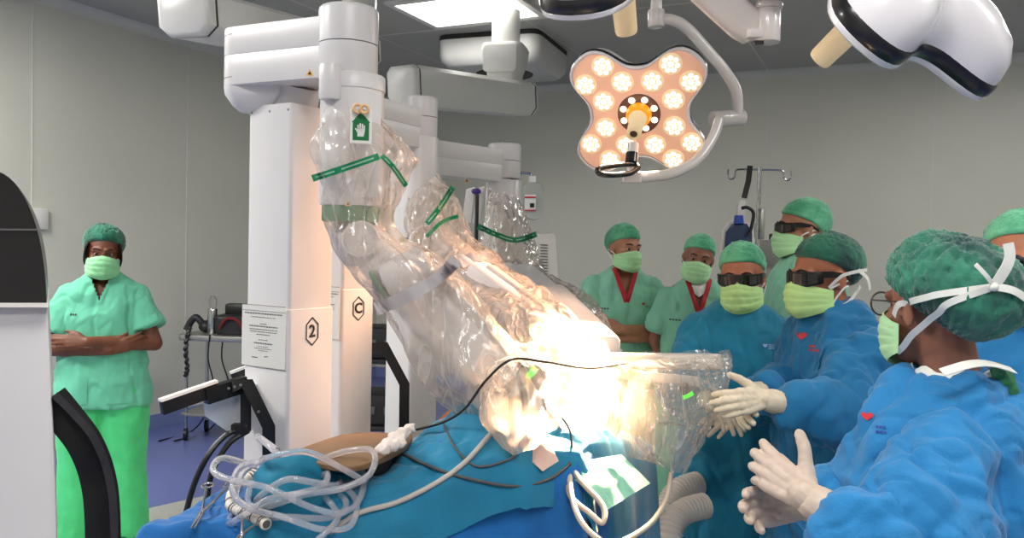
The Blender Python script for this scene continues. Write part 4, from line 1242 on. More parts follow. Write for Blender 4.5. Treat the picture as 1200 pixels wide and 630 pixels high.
def head_lumps(bm, M, k=1.0, nose=True):
    def e(c, r, rot=None):
        ball(bm, M @ V(c), r, (M.to_3x3().to_4x4() @ (rot or Matrix.Identity(4))), 20, 14)
    def c(a, ra, b_, rb): caps(bm, M @ V(a), ra, M @ V(b_), rb)
    e((0, .012, .03), (HX, HY, HZ))
    e((0, -.030, -.028), (.064, .062, .085))
    e((0, -.045, -.078), (.050, .048, .044))
    e((0, -.083, -.100), (.022, .018, .020))
    for s in (-1, 1):
        e((s * .042, -.064, -.032), (.022, .019, .022))
        c((s * .012, -.090, .020), .0105, (s * .048, -.074, .018), .010)
        c((s * .018, -.089, .0075), .0055, (s * .044, -.0805, .0065), .0055)      # upper lid
        c((s * .020, -.088, -.010), .0045, (s * .042, -.080, -.010), .0045)     # lower lid
        e((s * .079, .012, -.012), (.007, .020, .032), Matrix.Rotation(R(12), 4, 'X') @ Matrix.Rotation(R(-14 * s), 4, 'Z'))
        e((s * .081, .018, .000), (.006, .014, .020), Matrix.Rotation(R(-24 * s), 4, 'Z'))
        e((s * .011, -.100, -.046), (.010, .011, .009))
    c((0, -.092, .004), .009, (0, -.112, -.040), .013)
    e((0, -.097, -.070), (.024, .010, .0065)); e((0, -.094, -.081), (.020, .010, .007))

def hand(bm, wrist, d, n, th, curl=(.3, .3, .3, .3), spread=.12, s=1.0, thumb=(.7, .3), fat=1.0):
    """five separate fingers: d finger direction, n the way the palm faces, th the thumb side"""
    d = V(d).normalized(); n = V(n); n = (n - d * n.dot(d)).normalized()
    t = d.cross(n)
    if t.dot(V(th)) < 0: t = -t
    w = V(wrist)
    K = lambda a, b_, c_: w + (d * a + t * b_ + n * c_) * s
    kn = [K(.088, .028, -.004), K(.094, .009, -.007), K(.090, -.010, -.006), K(.082, -.028, -.002)]
    lens = [(.040, .025, .020), (.045, .029, .021), (.041, .027, .020), (.032, .020, .018)]
    rad = [.0090, .0093, .0088, .0078]
    for i in range(4):
        caps(bm, K(.0, (.014, .005, -.005, -.014)[i], 0), .0135 * s * fat, kn[i], .0112 * s * fat, 12)
    caps(bm, K(.03, .012, .004), .013 * s * fat, K(.07, .012, .002), .011 * s * fat, 12)
    caps(bm, K(.03, -.012, .004), .013 * s * fat, K(.065, -.014, .004), .011 * s * fat, 12)
    for i in range(4):
        p = kn[i]; dirv = (d + t * spread * (1.2, .3, -.5, -1.4)[i]).normalized()
        ang = curl[i]
        for j in range(3):
            ax = (t)
            rotv = (dirv * math.cos(ang) + n * math.sin(ang))
            q = p + rotv * lens[i][j] * s
            r0 = rad[i] * (1, .93, .86)[j] * s * fat; r1 = rad[i] * (.95, .88, .74)[j] * s * fat
            caps(bm, p, r0, q, r1, 12)
            p = q; ang += curl[i] * (1.0, .7)[min(j, 1)]
    a, b_ = thumb
    p0 = K(.014, .020, .006); p1 = p0 + (d * (.74) + t * (.55 + .3 * a) + n * .25 * b_).normalized() * .040 * s
    dv = (d * (1 - .4 * a) + t * .75 * a + n * b_).normalized(); p2 = p1 + dv * .034 * s
    dv2 = (dv + d * .35 + n * b_ * .4).normalized(); p3 = p2 + dv2 * .027 * s
    caps(bm, p0, .0150 * s * fat, p1, .0120 * s * fat, 12); caps(bm, p1, .0115 * s * fat, p2, .0102 * s * fat, 12); caps(bm, p2, .0102 * s * fat, p3, .0082 * s * fat, 12)

def cap_mesh(M, puff=.10, bun=0.0, seed=0, nu=120, nv=34, front=17, amp=.004, gather=54, droop=0.0, low=52, side=16):
    b = NB(); rows = []
    for j in range(nv + 1):
        v = j / nv
        row = []
        for i in range(nu):
            ph = 2 * PI * i / nu                                   # 0 = face
            t = (1 - math.cos(ph)) / 2
            pb = front - side * t - low * t * t
            psi = R(pb + (90 - pb) * (v ** .9))
            dirv = V((math.sin(ph) * math.cos(psi), -math.cos(ph) * math.cos(psi), math.sin(psi)))
            base = V((HX * dirv.x, HY * dirv.y, HZ * dirv.z))
            lift = 1 - (1 - min(1, v * 1.15)) ** 5
            m = 1.045 + puff * lift * (.55 + .75 * t) + bun * lift * max(0, t - .35) * 1.5 * max(0, 1 - abs(psi + .15) * .75)
            if v < .04: m = 1.035
            q = base * m
            g = math.sin(ph * gather + 2 * math.sin(ph * 5 + seed)) * amp * .55 * math.exp(-v * 4.5) * min(1, v * 14)
            r = ridge(dirv * 1.0, (5, 9, 5.5), seed) * .8 + ridge(dirv, (13, 17, 13), seed + 4) * .5 + ridge(dirv, (26, 34, 26), seed + 8) * .25
            q += dirv * (g + amp * r * lift)
            if v < .09: q += dirv * .0035 * math.sin(PI * v / .09)
            q.z -= droop * lift * max(0, t - .4) 
            row.append(M @ (HCN + q))
        rows.append(row)
    # tuck the edge under
    rows.insert(0, [M @ (HCN + (M.inverted() @ p - HCN) * .96) for p in rows[0]])
    rings(b, rows, cap=False)
    return b

def mask_mesh(M, nu=40, nv=26, wide=1.0, long=1.0):
    b = NB(); rows = []
    for j in range(nv + 1):
        v = j / nv
        row = []
        for i in range(nu + 1):
            a = -1 + 2 * i / nu
            ca = abs(a)
            zt = -.006 - .020 * ca ** 1.5 - .012 * ca; zb = -.128 * long + .034 * ca ** 1.6
            z = zt + (zb - zt) * v
            prof = [(-.0, -.103), (.12, -.116), (.35, -.124), (.62, -.119), (.85, -.112), (1.0, -.088)]
            for (v0, y0), (v1, y1) in zip(prof, prof[1:]):
                if v0 <= v <= v1:
                    yc = y0 + (y1 - y0) * (v - v0) / (v1 - v0); break
            ang = R(78) * a
            x = .0765 * wide * math.sin(ang) / math.sin(R(78))
            fl = (1 - math.cos(ang)) / (1 - math.cos(R(78)))
            y = yc + (-.012 - yc) * (fl ** 1.18)
            pl = ((v * 4.2) % 1.0)
            pleat = -.0035 * (pl - .5) * (1 - ca ** 3) if .1 < v < .9 else 0
            wr = .0022 * ridge(V((x, y, z)), (40, 40, 40), 3.3) * (1 - .3 * ca)
            nrm = V((math.sin(ang), -math.cos(ang), 0))
            row.append(M @ (V((x, y, z)) + nrm * (pleat + wr + .002)))
        rows.append(row)
    inner = None
    rings(b, rows, closed=False, cap=False)
    bmesh.ops.recalc_face_normals(b, faces=b.faces)
    g = bmesh.ops.solidify(b, geom=b.faces[:], thickness=.0018)
    return b

def shades(M, root, big=1.0, clear=False):
    """wrap-around dark glasses: frame bar, two lenses, temples"""
    def pt(a, z, off=0.0):
        ang = R(70) * a
        x = .078 * math.sin(ang) / math.sin(R(70)); fl = (1 - math.cos(ang)) / (1 - math.cos(R(70)))
        return M @ (V((x, -.108 + .062 * fl, z)) + V((math.sin(ang), -math.cos(ang), 0)) * off)
    t = None
    b = NB(); rows = []
    n = 40
    for i in range(n + 1):
        a = -1 + 2 * i / n; ca = abs(a)
        zt = .021 * big; zb = (-.024 + .020 * max(0, 1 - ca / .14) ** 1.0 if ca < .14 else -.024 + .010 * max(0, ca - .6) / .4) * big
        rows.append([pt(a, zt, .003), pt(a, zt, 0), pt(a, zt - .006, -.0005), pt(a, zb, 0), pt(a, zb, .003), pt(a, zb + .004, .0045), pt(a, zt - .004, .0045)])
    rings(b, rows); fr = obj('glasses', b, m_frame, root, world=False, angle=35, label='black wrap-around glasses')
    for s in (-1, 1):
        b = NB(); L = []
        for i in range(15):
            a = s * (.13 + .72 * i / 14); q = i / 14
            zt = .0145 * big - .003 * abs(q - .5); zb = (-.019 + .006 * (2 * abs(q - .45)) ** 2) * big
            L.append([pt(a, zb + (zt - zb) * k / 4, .0052) for k in range(5)])
        rings(b, L, closed=False, cap=False)
        obj('lens', b, m_shade, fr, world=False, angle=180)
        b = NB(); L = []
        for y, z, x in ((-.050, .012, .079), (-.02, .012, .0815), (.02, .008, .083), (.05, -.012, .082)):
            hh = .010 if y < 0 else .006
            L.append([M @ V((s * (x + dx), y, z + dz)) for dx, dz in ((0, -hh), (.003, -hh), (.003, hh), (0, hh))])
        rings(b, L); obj('temple', b, m_frame, fr, world=False)
    return fr

def ribbon(bm, pts, nrm, w, n=6):
    """flat tape following points, facing nrm(point)"""
    P_ = spline(pts, n); L = []
    for i, p in enumerate(P_):
        t = (P_[min(i + 1, len(P_) - 1)] - P_[max(0, i - 1)]).normalized()
        nn = nrm(p); s = t.cross(nn).normalized(); k = .5
        L.append([p - s * w * k - nn * .0006, p + s * w * k - nn * .0006, p + s * w * k + nn * .0012, p - s * w * k + nn * .0012])
    rings(bm, L)

class Person: pass
def person(label, loc, yaw, H, skin, head=(0, 0, 0), arms=None, wide=1.0, deep=1.0, legs=True, voxel=.008, headpos=(0, -.025, 1.585), group=None, lean=0.0, hs=1.0):
    p = Person()
    s = H / 1.70
    p.root = thing('person', label, 'person', (loc[0], loc[1], 0), R(yaw), group, s)
    p.s = s
    p.inv = mtx(p.root).inverted()
    p.loc = lambda q: p.inv @ V(q)
    p.H = Matrix.Translation(headpos) @ Matrix.Rotation(R(head[0]), 4, 'Z') @ Matrix.Rotation(R(head[1]), 4, 'X') @ Matrix.Rotation(R(head[2]), 4, 'Y') @ Matrix.Diagonal((hs, hs, hs, 1))
    p.skin = skin
    p.wide, p.deep = wide, deep
    p.arms = arms
    b = NB()
    head_lumps(b, p.H)
    hp = V(headpos)
    caps(b, p.H @ V((0, .018, -.055)), .055, V((0, .012, 1.44)), .060)
    ball(b, (0, 0, 1.27), (.158 * wide, .098 * deep, .19)); ball(b, (0, 0, 1.04), (.15 * wide, .098 * deep, .18)); ball(b, (0, 0, .90), (.16 * wide, .10 * deep, .11))
    for sd in (-1, 1):
        caps(b, (sd * .05, .008, 1.43), .05, (sd * .15 * wide, 0, 1.36), .046)
        caps(b, (sd * .085, 0, .88), .082, (sd * .095, -.01, .48), .055); caps(b, (sd * .095, -.01, .48), .055, (sd * .1, .012, .10), .038)
        caps(b, (sd * .1, .03, .05), .036, (sd * .112, -.13, .036), .028)
    for key, a in arms.items():
        sh, el, wr = V(a['sh']), V(a['el']), V(a['wr'])
        k_ = .72 if a.get('glove') else 1.0
        caps(b, sh, .050 * k_, el, .041 * k_); caps(b, el, .041 * k_, el.lerp(wr, .35), .042 * k_); caps(b, el.lerp(wr, .35), .042 * k_, wr, .027 if a.get('bare', True) else .019)
        if a.get('bare', True):
            hand(b, wr + (wr - el).normalized() * .01, a['d'], a['n'], a['t'], a.get('curl', (.25, .28, .3, .35)), a.get('spread', .1), 1.0, a.get('thumb', (.6, .2)))
        else:
            caps(b, wr, .019, wr + V(a['d']).normalized() * .03, .012)
    b = fuse(b, voxel, 3, .5)
    # eye sockets
    for v in b.verts:
        q = p.H.inverted() @ v.co
        if q.y < -.05 and abs(q.z) < .03:
            for sd in (-1, 1):
                dd = math.hypot(q.x - sd * .031, q.z + .001)
                if dd < .017: v.co += p.H.to_3x3() @ V((0, .006 * (1 - dd / .017), 0))
    p.body = obj('body', b, skin, p.root, world=False, angle=180)
    return p
def eyes(p, brow=True):
    for sd in (-1, 1):
        b = NB(); ball(b, p.H @ V((sd * .031, -.0765, -.0015)), .0118, None, 16, 12)
        e = obj('eye', b, m_eyew, p.body, world=False, angle=180)
        b = NB(); ball(b, p.H @ V((sd * .031, -.0855, -.0015)), (.0068, .0036, .0068), None, 14, 8); obj('iris', b, m_iris, e, world=False, angle=180)
        if brow:
            b = NB(); tube(b, spline([p.H @ V((sd * .014, -.1005, .021)), p.H @ V((sd * .032, -.0955, .0265)), p.H @ V((sd * .050, -.083, .022))], 5), [.0022, .003, .0036, .0036, .0036, .0036, .003, .003, .0025, .002, .0012], 8); obj('eyebrow', b, m_hair, p.body, world=False, angle=180)
def tails(p, side):
    pass
def mask(p, m=None, loops=True, **k):
    b = mask_mesh(p.H, **k)
    mk = obj('face_mask', b, m or m_mask, p.root, world=False, angle=60)
    if loops:
        Hn = p.H.to_3x3()
        for sd in (-1, 1):
            for z0, z1 in ((-.034, -.012), (-.092, -.030)):
                b = NB(); ribbon(b, [p.H @ V((sd * .0745, -.020, z0)), p.H @ V((sd * .080, -.004, (z0 + z1) / 2)), p.H @ V((sd * .085, .022, z1)), p.H @ V((sd * .080, .04, z1 + .004))], lambda q: Hn @ V((sd, 0, 0)), .006)
                obj('mask_tie', b, m_strapw, mk, world=False)
    return mk
def cap(p, m, name='surgical_cap', **k):
    return obj(name, cap_mesh(p.H, **k), m, p.root, world=False, angle=180)
TOP = [(1.475, .066, .062), (1.455, .090, .074), (1.43, .125, .086), (1.395, .165, .098), (1.34, .185, .112), (1.25, .192, .124), (1.15, .186, .124), (1.05, .186, .128), (.96, .196, .134), (.88, .205, .138), (.80, .212, .142), (.775, .213, .143)]
GOWN = [(1.482, .066, .064), (1.46, .095, .080), (1.435, .13, .092), (1.395, .17, .106), (1.34, .195, .122), (1.25, .204, .135), (1.12, .202, .14), (1.0, .206, .145), (.88, .218, .152), (.7, .228, .16), (.5, .24, .17), (.34, .25, .18), (.24, .255, .185)]
def garment(p, name, m, ringsz, sleeves, voxel=.009, amp=(.009, .007, .0025), seed=0, stretch=1.6, extra=None, smooth=4, belly=0.0, cut=None, folds=None):
    b = NB(); L = []
    for z, rx, ry in ringsz:
        bl = belly * math.exp(-((z - 1.05) / .2) ** 2)
        L.append([V((rx * p.wide * math.copysign(abs(math.cos(a)) ** .9, math.cos(a)), -bl + (ry * p.deep + bl) * math.copysign(abs(math.sin(a)) ** .9, math.sin(a)), z)) for a in [2 * PI * k / 40 for k in range(40)]])
    rings(b, L)
    for pts, rad in sleeves:
        q = spline(pts, 5); n = len(q) - 1; rs = []
        for i in range(n + 1):
            t = i / n * (len(rad) - 1); j = min(int(t), len(rad) - 2); rs.append(rad[j] + (rad[j + 1] - rad[j]) * (t - j))
        tube(b, q, rs, 20)
        ball(b, pts[0], rad[0] * .98, None, 16, 12)
    if extra: extra(b)
    b = fuse(b, voxel, smooth)
    def f(c, n):
        r = amp[0] * ridge(c, (6, 6, stretch), seed) + amp[1] * ridge(c, (10, 10, 8), seed + 5) + amp[2] * ridge(c, (24, 24, 18), seed + 11)
        g1 = abs(noise.noise(V((c.x * 7 + seed, c.y * 7 - seed, c.z * (2.2 + stretch * 1.4) + c.x * 5)))); r -= amp[1] * .9 * max(0, 1 - g1 * 9)
        g2 = abs(noise.noise(V((c.x * 15 - seed, c.y * 15, c.z * 11 - c.x * 9 + seed)))); r -= amp[2] * 1.3 * max(0, 1 - g2 * 7)
        if folds:
            for pl, w, h in folds:
                for a_, b_ in zip(pl, pl[1:]):
                    ab = b_ - a_; u = max(0, min(1, (c - a_).dot(ab) / ab.length_squared)); dd = (c - (a_ + ab * u)).length
                    if dd < w * 3: r += h * math.exp(-(dd / w) ** 2) * (math.sin(PI * min(1, max(0, u))) * .5 + .5)
        return r
    displace(b, f)
    bv = bvh_of(b)
    if cut:
        bmesh.ops.delete(b, geom=[fc for fc in b.faces if cut(fc.calc_center_median())], context='FACES')
    return obj(name, b, m, p.root, world=False, angle=180), bv
def vneck(p, top, bv, m_band, w=.062, dep=.17, zt=1.468, band=.026):
    """band of cloth round the V of the neck"""
    y = -.3
    b = poly2(strip2([(-w, zt), (-.004, zt - dep)], band) + strip2([(w, zt), (.004, zt - dep)], band))
    b = decal(b, bv, (0, -.4, 0), (1, 0, 0), (0, 0, 1), (0, 1, 0), .003, .018)
    return obj('neck_band', b, m_band, top, world=False, angle=180)
def vcut(w=.055, dep=.155, zt=1.468):
    return lambda c: c.y < .03 and c.z > zt - dep and abs(c.x) < w * (c.z - (zt - dep)) / dep
def logo(p, gar, bv, o, x, y, ray, sz, m_heart, m_line_, rows=((0, 1.0), (-.35, 1.2), (-.7, .8)), name='chest_logo'):
    heart = [(0, -.45)] + [(.5 * math.sin(t) ** 3 * 1.0, .42 * (13 * math.cos(t) - 5 * math.cos(2 * t) - 2 * math.cos(3 * t) - math.cos(4 * t)) / 16) for t in [PI + 2 * PI * k / 20 + PI / 20 for k in range(20)]]
    b = poly2([[(a * sz, c * sz) for a, c in heart]])
    b = decal(b, bv, o, x, y, ray, .003, sz * .4); obj(name, b, m_heart, gar, world=False, flat=True)
    q = []
    rr = random.Random(3)
    for yy, ww in rows:
        xx = .7
        while xx < .7 + ww * 1.6:
            l = rr.uniform(.14, .3); q.append([(xx * sz, yy * sz), ((xx + l) * sz, yy * sz), ((xx + l) * sz, (yy + .2) * sz), (xx * sz, (yy + .2) * sz)]); xx += l + .07
    b = decal(poly2(q), bv, o, x, y, ray, .003, 1); obj('logo_text', b, m_line_, gar, world=False, flat=True)
def trousers(p, m, seed=1, amp=(.007, .004, .0015), ztop=.92):
    b = NB()
    ball(b, (0, 0, .88), (.195 * p.wide, .135 * p.deep, .13))
    for sd in (-1, 1):
        tube(b, [(sd * .095, 0, .88), (sd * .100, 0, .7), (sd * .108, -.004, .48), (sd * .115, 0, .25), (sd * .120, .008, .06)], [.115 * p.wide, .112 * p.wide, .102, .104, .106], 24)
    b = fuse(b, .011, 4)
    displace(b, lambda c, n: amp[0] * ridge(c, (8, 8, 1.8), seed) + amp[1] * ridge(c, (14, 14, 6), seed + 4) + amp[2] * ridge(c, (30, 30, 20), seed + 7))
    o = obj('trousers', b, m, p.root, world=False, angle=180)
    for sd in (-1, 1):
        b = NB(); caps(b, (sd * .105, .035, .045), .043, (sd * .118, -.13, .04), .036); b = fuse(b, .008, 2)
        for v in b.verts: v.co.z = max(v.co.z, .001)
        obj('shoe', b, m_shoe, p.root, world=False, angle=180)
    return o
def gloves(p, m, cuff=True, fat=1.16, vox=.0032, voxel=None):
    for key, a in p.arms.items():
        if not a.get('glove'): continue
        el, wr = V(a['el']), V(a['wr']); ax = (wr - el).normalized()
        b = NB(); hand(b, wr + ax * .01, a['d'], a['n'], a['t'], a.get('curl', (.25, .28, .3, .35)), a.get('spread', .1), a.get('s', 1.0), a.get('thumb', (.6, .2)), fat)
        caps(b, wr - ax * .02, .031, wr + ax * .02, .027)
        b = fuse(b, voxel or vox, 2, .5)
        displace(b, lambda c, n: .0012 * ridge(c, (60, 60, 60), 2))
        g = obj('glove', b, m, p.root, world=False, angle=180)
        b = NB(); q = [wr + ax * t for t in (.012, -.005, -.02, -.035, -.05, -.065, -.075)]
        pts_, T_, fr_ = frames_along(q); L = []
        for i, (pp, (x, y)) in enumerate(zip(pts_, fr_)):
            rr_ = (.029, .0325, .0345, .034, .036, .0365, .038)[i]
            L.append([pp + (x * math.cos(2 * PI * k / 28) + y * math.sin(2 * PI * k / 28)) * (rr_ + .0016 * math.sin(k * 2.3 + i)) for k in range(28)])
        rings(b, L); obj('glove_cuff', b, m, g, world=False, angle=180)
def sl(a, upto, r0, r1, key=None):
    sh, el = V(a['sh']), V(a['el'])
    return ([sh, sh.lerp(el, upto * .5), sh.lerp(el, upto)], [r0, (r0 + r1) / 2, r1])
def sl_long(a, r=(.070, .070, .070, .064, .050), upto=.93):
    sh, el, wr = V(a['sh']), V(a['el']), V(a['wr'])
    return ([sh, sh.lerp(el, .55), el + (el - sh).normalized() * -.02, el.lerp(wr, .4), el.lerp(wr, upto)], list(r))

m_scrub = mat('scrub_green', (104, 196, 160), 0.8, var=.05, vscale=14, bump=.12, bscale=260, sheen=.15)
m_scrub_t = mat('scrub_trouser_green', (78, 214, 132), 0.75, var=.06, vscale=12, bump=.1, bscale=240, sheen=.15)
m_scrub2 = mat('scrub_pale_green', (128, 190, 160), 0.8, var=.05, vscale=14, bump=.12, bscale=260, sheen=.15)
m_red = mat('red_band', (178, 34, 44), 0.7, var=.08, vscale=30)
m_gown = mat('gown_blue', (26, 118, 176), 0.78, var=.08, vscale=8, bump=.14, bscale=240, sheen=.15)
m_gown_t = mat('gown_teal', (14, 122, 156), 0.78, var=.08, vscale=8, bump=.14, bscale=240, sheen=.15)
m_capd = mat('cap_dark_teal', (40, 128, 100), 0.75, col2=(10, 62, 60), vscale=9, bump=.2, bscale=160, sheen=.4)
m_capg = mat('cap_green', (122, 206, 160), 0.75, col2=(62, 156, 116), vscale=14, bump=.2, bscale=160, sheen=.3)
m_capn = mat('cap_nurse_green', (36, 132, 100), 0.75, col2=(10, 60, 50), vscale=12, bump=.25, bscale=160, sheen=.3)
m_pinkh = mat('logo_pink', (226, 90, 130), 0.6)
m_redh = mat('logo_red', (205, 45, 60), 0.6)
m_blueh = mat('logo_blue', (40, 60, 150), 0.6)
m_paleh = mat('logo_pale', (160, 190, 225), 0.6)
m_darkt = mat('logo_dark_text', (60, 60, 60), 0.7)

# ---- nurse standing at the left
A = dict(
    L=dict(sh=(.158, 0, 1.352), el=(.262, -.06, 1.105), wr=(-.035, -.215, 1.135), d=(-1, .10, .02), n=(.05, .9, -.35), t=(0, -.1, 1), curl=(.12, .14, .16, .2), spread=.06, thumb=(.25, .1)),
    R=dict(sh=(-.158, 0, 1.352), el=(-.262, -.06, 1.085), wr=(.055, -.175, 1.085), d=(1, .25, .35), n=(0, 1, .1), t=(0, -.1, 1), curl=(.15, .2, .2, .25), spread=.06, thumb=(.2, .1)))
sk = skin_mat('skin_deep_brown', (112, 66, 44))
c = P(122, 330, 4.15)
p = person('standing woman at left in green scrubs with arms crossed, green cap and mask', (c.x, c.y), 16, 1.62, sk, (10, 2, 3), A, wide=1.12, deep=1.1, voxel=.0065, hs=1.06)
eyes(p)
top, bv = garment(p, 'scrub_top', m_scrub, TOP, [sl(A['L'], .68, .070, .084), sl(A['R'], .68, .070, .084)], seed=2, amp=(.008, .008, .002), cut=vcut(.05, .125), voxel=.008)
vneck(p, top, bv, m_scrub, w=.058, dep=.14, band=.014)
for sd in (-1, 1):
    b = decal(poly2([[(sd * .045, .80), (sd * .165, .80), (sd * .165, .96), (sd * .045, .945)]]), bv, (0, -.4, 0), (1, 0, 0), (0, 0, 1), (0, 1, 0), .0035, .02); obj('pocket', b, m_scrub, top, world=False, angle=180)
b = decal(poly2([[(-.135 + i * .012, 1.262), (-.127 + i * .012, 1.262), (-.127 + i * .012, 1.272), (-.135 + i * .012, 1.272)] for i in range(3)]), bv, (0, -.4, 0), (1, 0, 0), (0, 0, 1), (0, 1, 0), .003, .01); obj('name_print', b, m_darkt, top, world=False, flat=True)
trousers(p, m_scrub_t, 3)
cap(p, m_capn, puff=.27, bun=.15, seed=3, amp=.007, front=24, droop=.02, side=30)
mask(p, m_maskg)
for sd in (-1, 1):
    b = NB()
    for k in range(7):
        z0 = .06 - k * .004
        tube(b, spline([p.H @ V((sd * (.066 + .002 * k), -.062 + k * .009, .055)), p.H @ V((sd * (.080), -.046 + k * .009, .02)), p.H @ V((sd * (.084 - .001 * k), -.034 + k * .009, -.03)), p.H @ V((sd * (.078), -.022 + k * .009, -.06 + .004 * k))], 4), .006, 6)
    b = fuse(b, .004, 2); obj('hair', b, m_hair, p.root, world=False, angle=180)

# ---- two men in V-neck scrubs against the back wall
m_scrub3 = m_scrub2
sk2 = skin_mat('skin_brown', (180, 124, 94)); sk3 = skin_mat('skin_dark_brown', (146, 98, 76))
A = dict(
    L=dict(sh=(.158, 0, 1.352), el=(.262, -.07, 1.10), wr=(-.03, -.21, 1.13), d=(-1, .1, .05), n=(.05, .9, -.3), t=(0, -.1, 1), curl=(.15, .18, .2, .25), spread=.05, thumb=(.25, .1)),
    R=dict(sh=(-.158, 0, 1.352), el=(-.262, -.06, 1.085), wr=(.055, -.17, 1.075), d=(1, .25, .25), n=(0, 1, .1), t=(0, -.1, 1), curl=(.2, .2, .2, .25), spread=.05, thumb=(.2, .1)))
c = P(729, 360, 4.8)
p = person('man with crossed arms in pale green scrubs with red V-neck, left of the pair', (c.x, c.y), 3, 1.71, sk2, (24, 2, 2), A, wide=1.0, deep=1.05, hs=1.06)
eyes(p)
def scrub_man(p, A, seed, capargs, heart_x=.10):
    top, bv = garment(p, 'scrub_top', m_scrub3, TOP, [sl(A['L'], .72, .072, .088), sl(A['R'], .72, .072, .088)], seed=seed, amp=(.010, .008, .0025), cut=vcut(.06, .17), voxel=.010)
    vneck(p, top, bv, m_red, w=.066, dep=.185, band=.026)
    logo(p, top, bv, (heart_x, -.4, 1.27), (1, 0, 0), (0, 0, 1), (0, 1, 0), .022, m_redh, m_darkt, rows=((-.6, .5), (-1.0, .7)))
    b = decal(poly2([[(-.16 + i * .016, 1.235), (-.149 + i * .016, 1.235), (-.149 + i * .016, 1.243), (-.16 + i * .016, 1.243)] for i in range(4)]), bv, (0, -.4, 0), (1, 0, 0), (0, 0, 1), (0, 1, 0), .003, .02); obj('name_print', b, m_darkt, top, world=False, flat=True)
    trousers(p, m_scrub3, seed + 1)
    cap(p, m_capg, **capargs)
    mask(p, m_mask)
    return top, bv
scrub_man(p, A, 5, dict(puff=.14, bun=.06, seed=6, amp=.006, front=18, droop=.01))
A = dict(
    L=dict(sh=(.158, 0, 1.352), el=(.235, .03, 1.10), wr=(.215, -.07, .86), d=(-.05, -.15, -1), n=(-1, 0, 0), t=(0, -1, 0)),
    R=dict(sh=(-.158, 0, 1.352), el=(-.225, .05, 1.10), wr=(-.12, .14, .90), d=(.6, .2, -.5), n=(0, -1, 0), t=(0, 0, 1)))
c = P(816, 360, 4.55)
p = person('man in green scrubs with red V-neck and white undershirt, right of the pair', (c.x, c.y), -6, 1.66, sk3, (-4, 4, 10), A, wide=1.0, deep=1.05, hs=1.06)
eyes(p)
top, bv = scrub_man(p, A, 15, dict(puff=.08, seed=16, amp=.005, front=20))
b = decal(poly2([[(-.05, 1.47), (.05, 1.47), (.028, 1.39), (0, 1.37), (-.028, 1.39)]]), bv, (0, -.4, 0), (1, 0, 0), (0, 0, 1), (0, 1, 0), -.004, .012); obj('undershirt', b, m_strapw, top, world=False, angle=180)
b = decal(poly2([[(-.16, 1.01), (-.06, 1.005), (-.06, .99), (-.16, .995)]]), bv, (0, -.4, 0), (1, 0, 0), (0, 0, 1), (0, 1, 0), .003, .02); obj('pocket_edge', b, m_frame, top, world=False, flat=True)

# ---- tall man in green behind the surgeons, profile to the left
c = P(944, 330, 3.75)
A = dict(L=dict(sh=(.158, 0, 1.352), el=(.225, -.02, 1.10), wr=(.17, -.16, .93), d=(-.2, -.7, -.6), n=(-1, 0, 0), t=(0, -.3, .9)),
         R=dict(sh=(-.158, 0, 1.352), el=(-.225, -.02, 1.10), wr=(-.17, -.16, .93), d=(.2, -.7, -.6), n=(1, 0, 0), t=(0, -.3, .9)))
p = person('tall man in plain pale green scrubs and dark glasses seen in profile at the back', (c.x, c.y), -80, 1.83, sk2, (-16, 0, 0), A, wide=1.12, deep=1.2)
eyes(p)
top, bv = garment(p, 'scrub_top', m_scrub2, TOP, [sl(A['L'], .7, .076, .09), sl(A['R'], .7, .076, .09)], seed=21, voxel=.011)
trousers(p, m_scrub2, 22)
cap(p, m_capg, puff=.07, seed=23, amp=.004, front=20); mask(p, m_mask); shades(p.H, p.root)
b = NB(); ribbon(b, [p.H @ V((.04, .095, -.01)), p.H @ V((.05, .12, -.03)), p.H @ V((.055, .12, -.06))], lambda q: V((0, 1, 0)), .02); obj('cap_tie', b, m_capg, p.root, world=False)

# ---- surgeon facing us, blue gown
sk4 = skin_mat('skin_warm', (176, 112, 82))
c = P(868, 340, 3.12)
def LW(root_inv, px, py, d): return root_inv @ P(px, py, d)
def inv_of(c, yaw, H):
    s = H / 1.7
    return (Matrix.Translation((c.x, c.y, 0)) @ Matrix.Rotation(R(yaw), 4, 'Z') @ Matrix.Diagonal((s, s, s, 1))).inverted()
yaw, H = -10, 1.60
iv = inv_of(c, yaw, H)
wL, wR = iv @ P(872, 481, 2.74), iv @ P(828, 468, 2.78)
A = dict(L=dict(sh=(.158, 0, 1.352), el=(.235, -.13, 1.12), wr=wL, d=iv.to_3x3() @ (P(842, 494, 2.66) - P(872, 481, 2.72)), n=iv.to_3x3() @ V((0, .6, -.6)), t=iv.to_3x3() @ V((0, -.3, 1)), glove=True, bare=False, curl=(.3, .34, .38, .42), thumb=(.5, .3)),
         R=dict(sh=(-.158, 0, 1.352), el=(-.235, -.12, 1.12), wr=wR, d=iv.to_3x3() @ (P(858, 492, 2.66) - P(828, 468, 2.76)), n=iv.to_3x3() @ V((-.2, .5, -.7)), t=iv.to_3x3() @ V((.3, -.3, 1)), glove=True, bare=False, curl=(.25, .28, .3, .34), thumb=(.5, .3)))
p = person('surgeon in blue gown and dark glasses facing us behind the plastic sheet', (c.x, c.y), yaw, H, sk4, (-14, 2, -3), A, wide=1.05, deep=1.05, voxel=.006, hs=1.07)
eyes(p)
g, bv = garment(p, 'surgical_gown', m_gown_t, GOWN, [sl_long(A['L']), sl_long(A['R'])], seed=31, voxel=.009, amp=(.018, .010, .003), stretch=.6)
cap(p, m_capg, puff=.12, bun=.05, seed=33, amp=.0065, front=24); mask(p, mat('mask_lime', (196, 236, 156), .8, var=.04, bump=.08, bscale=180)); shades(p.H, p.root); gloves(p, m_glove)
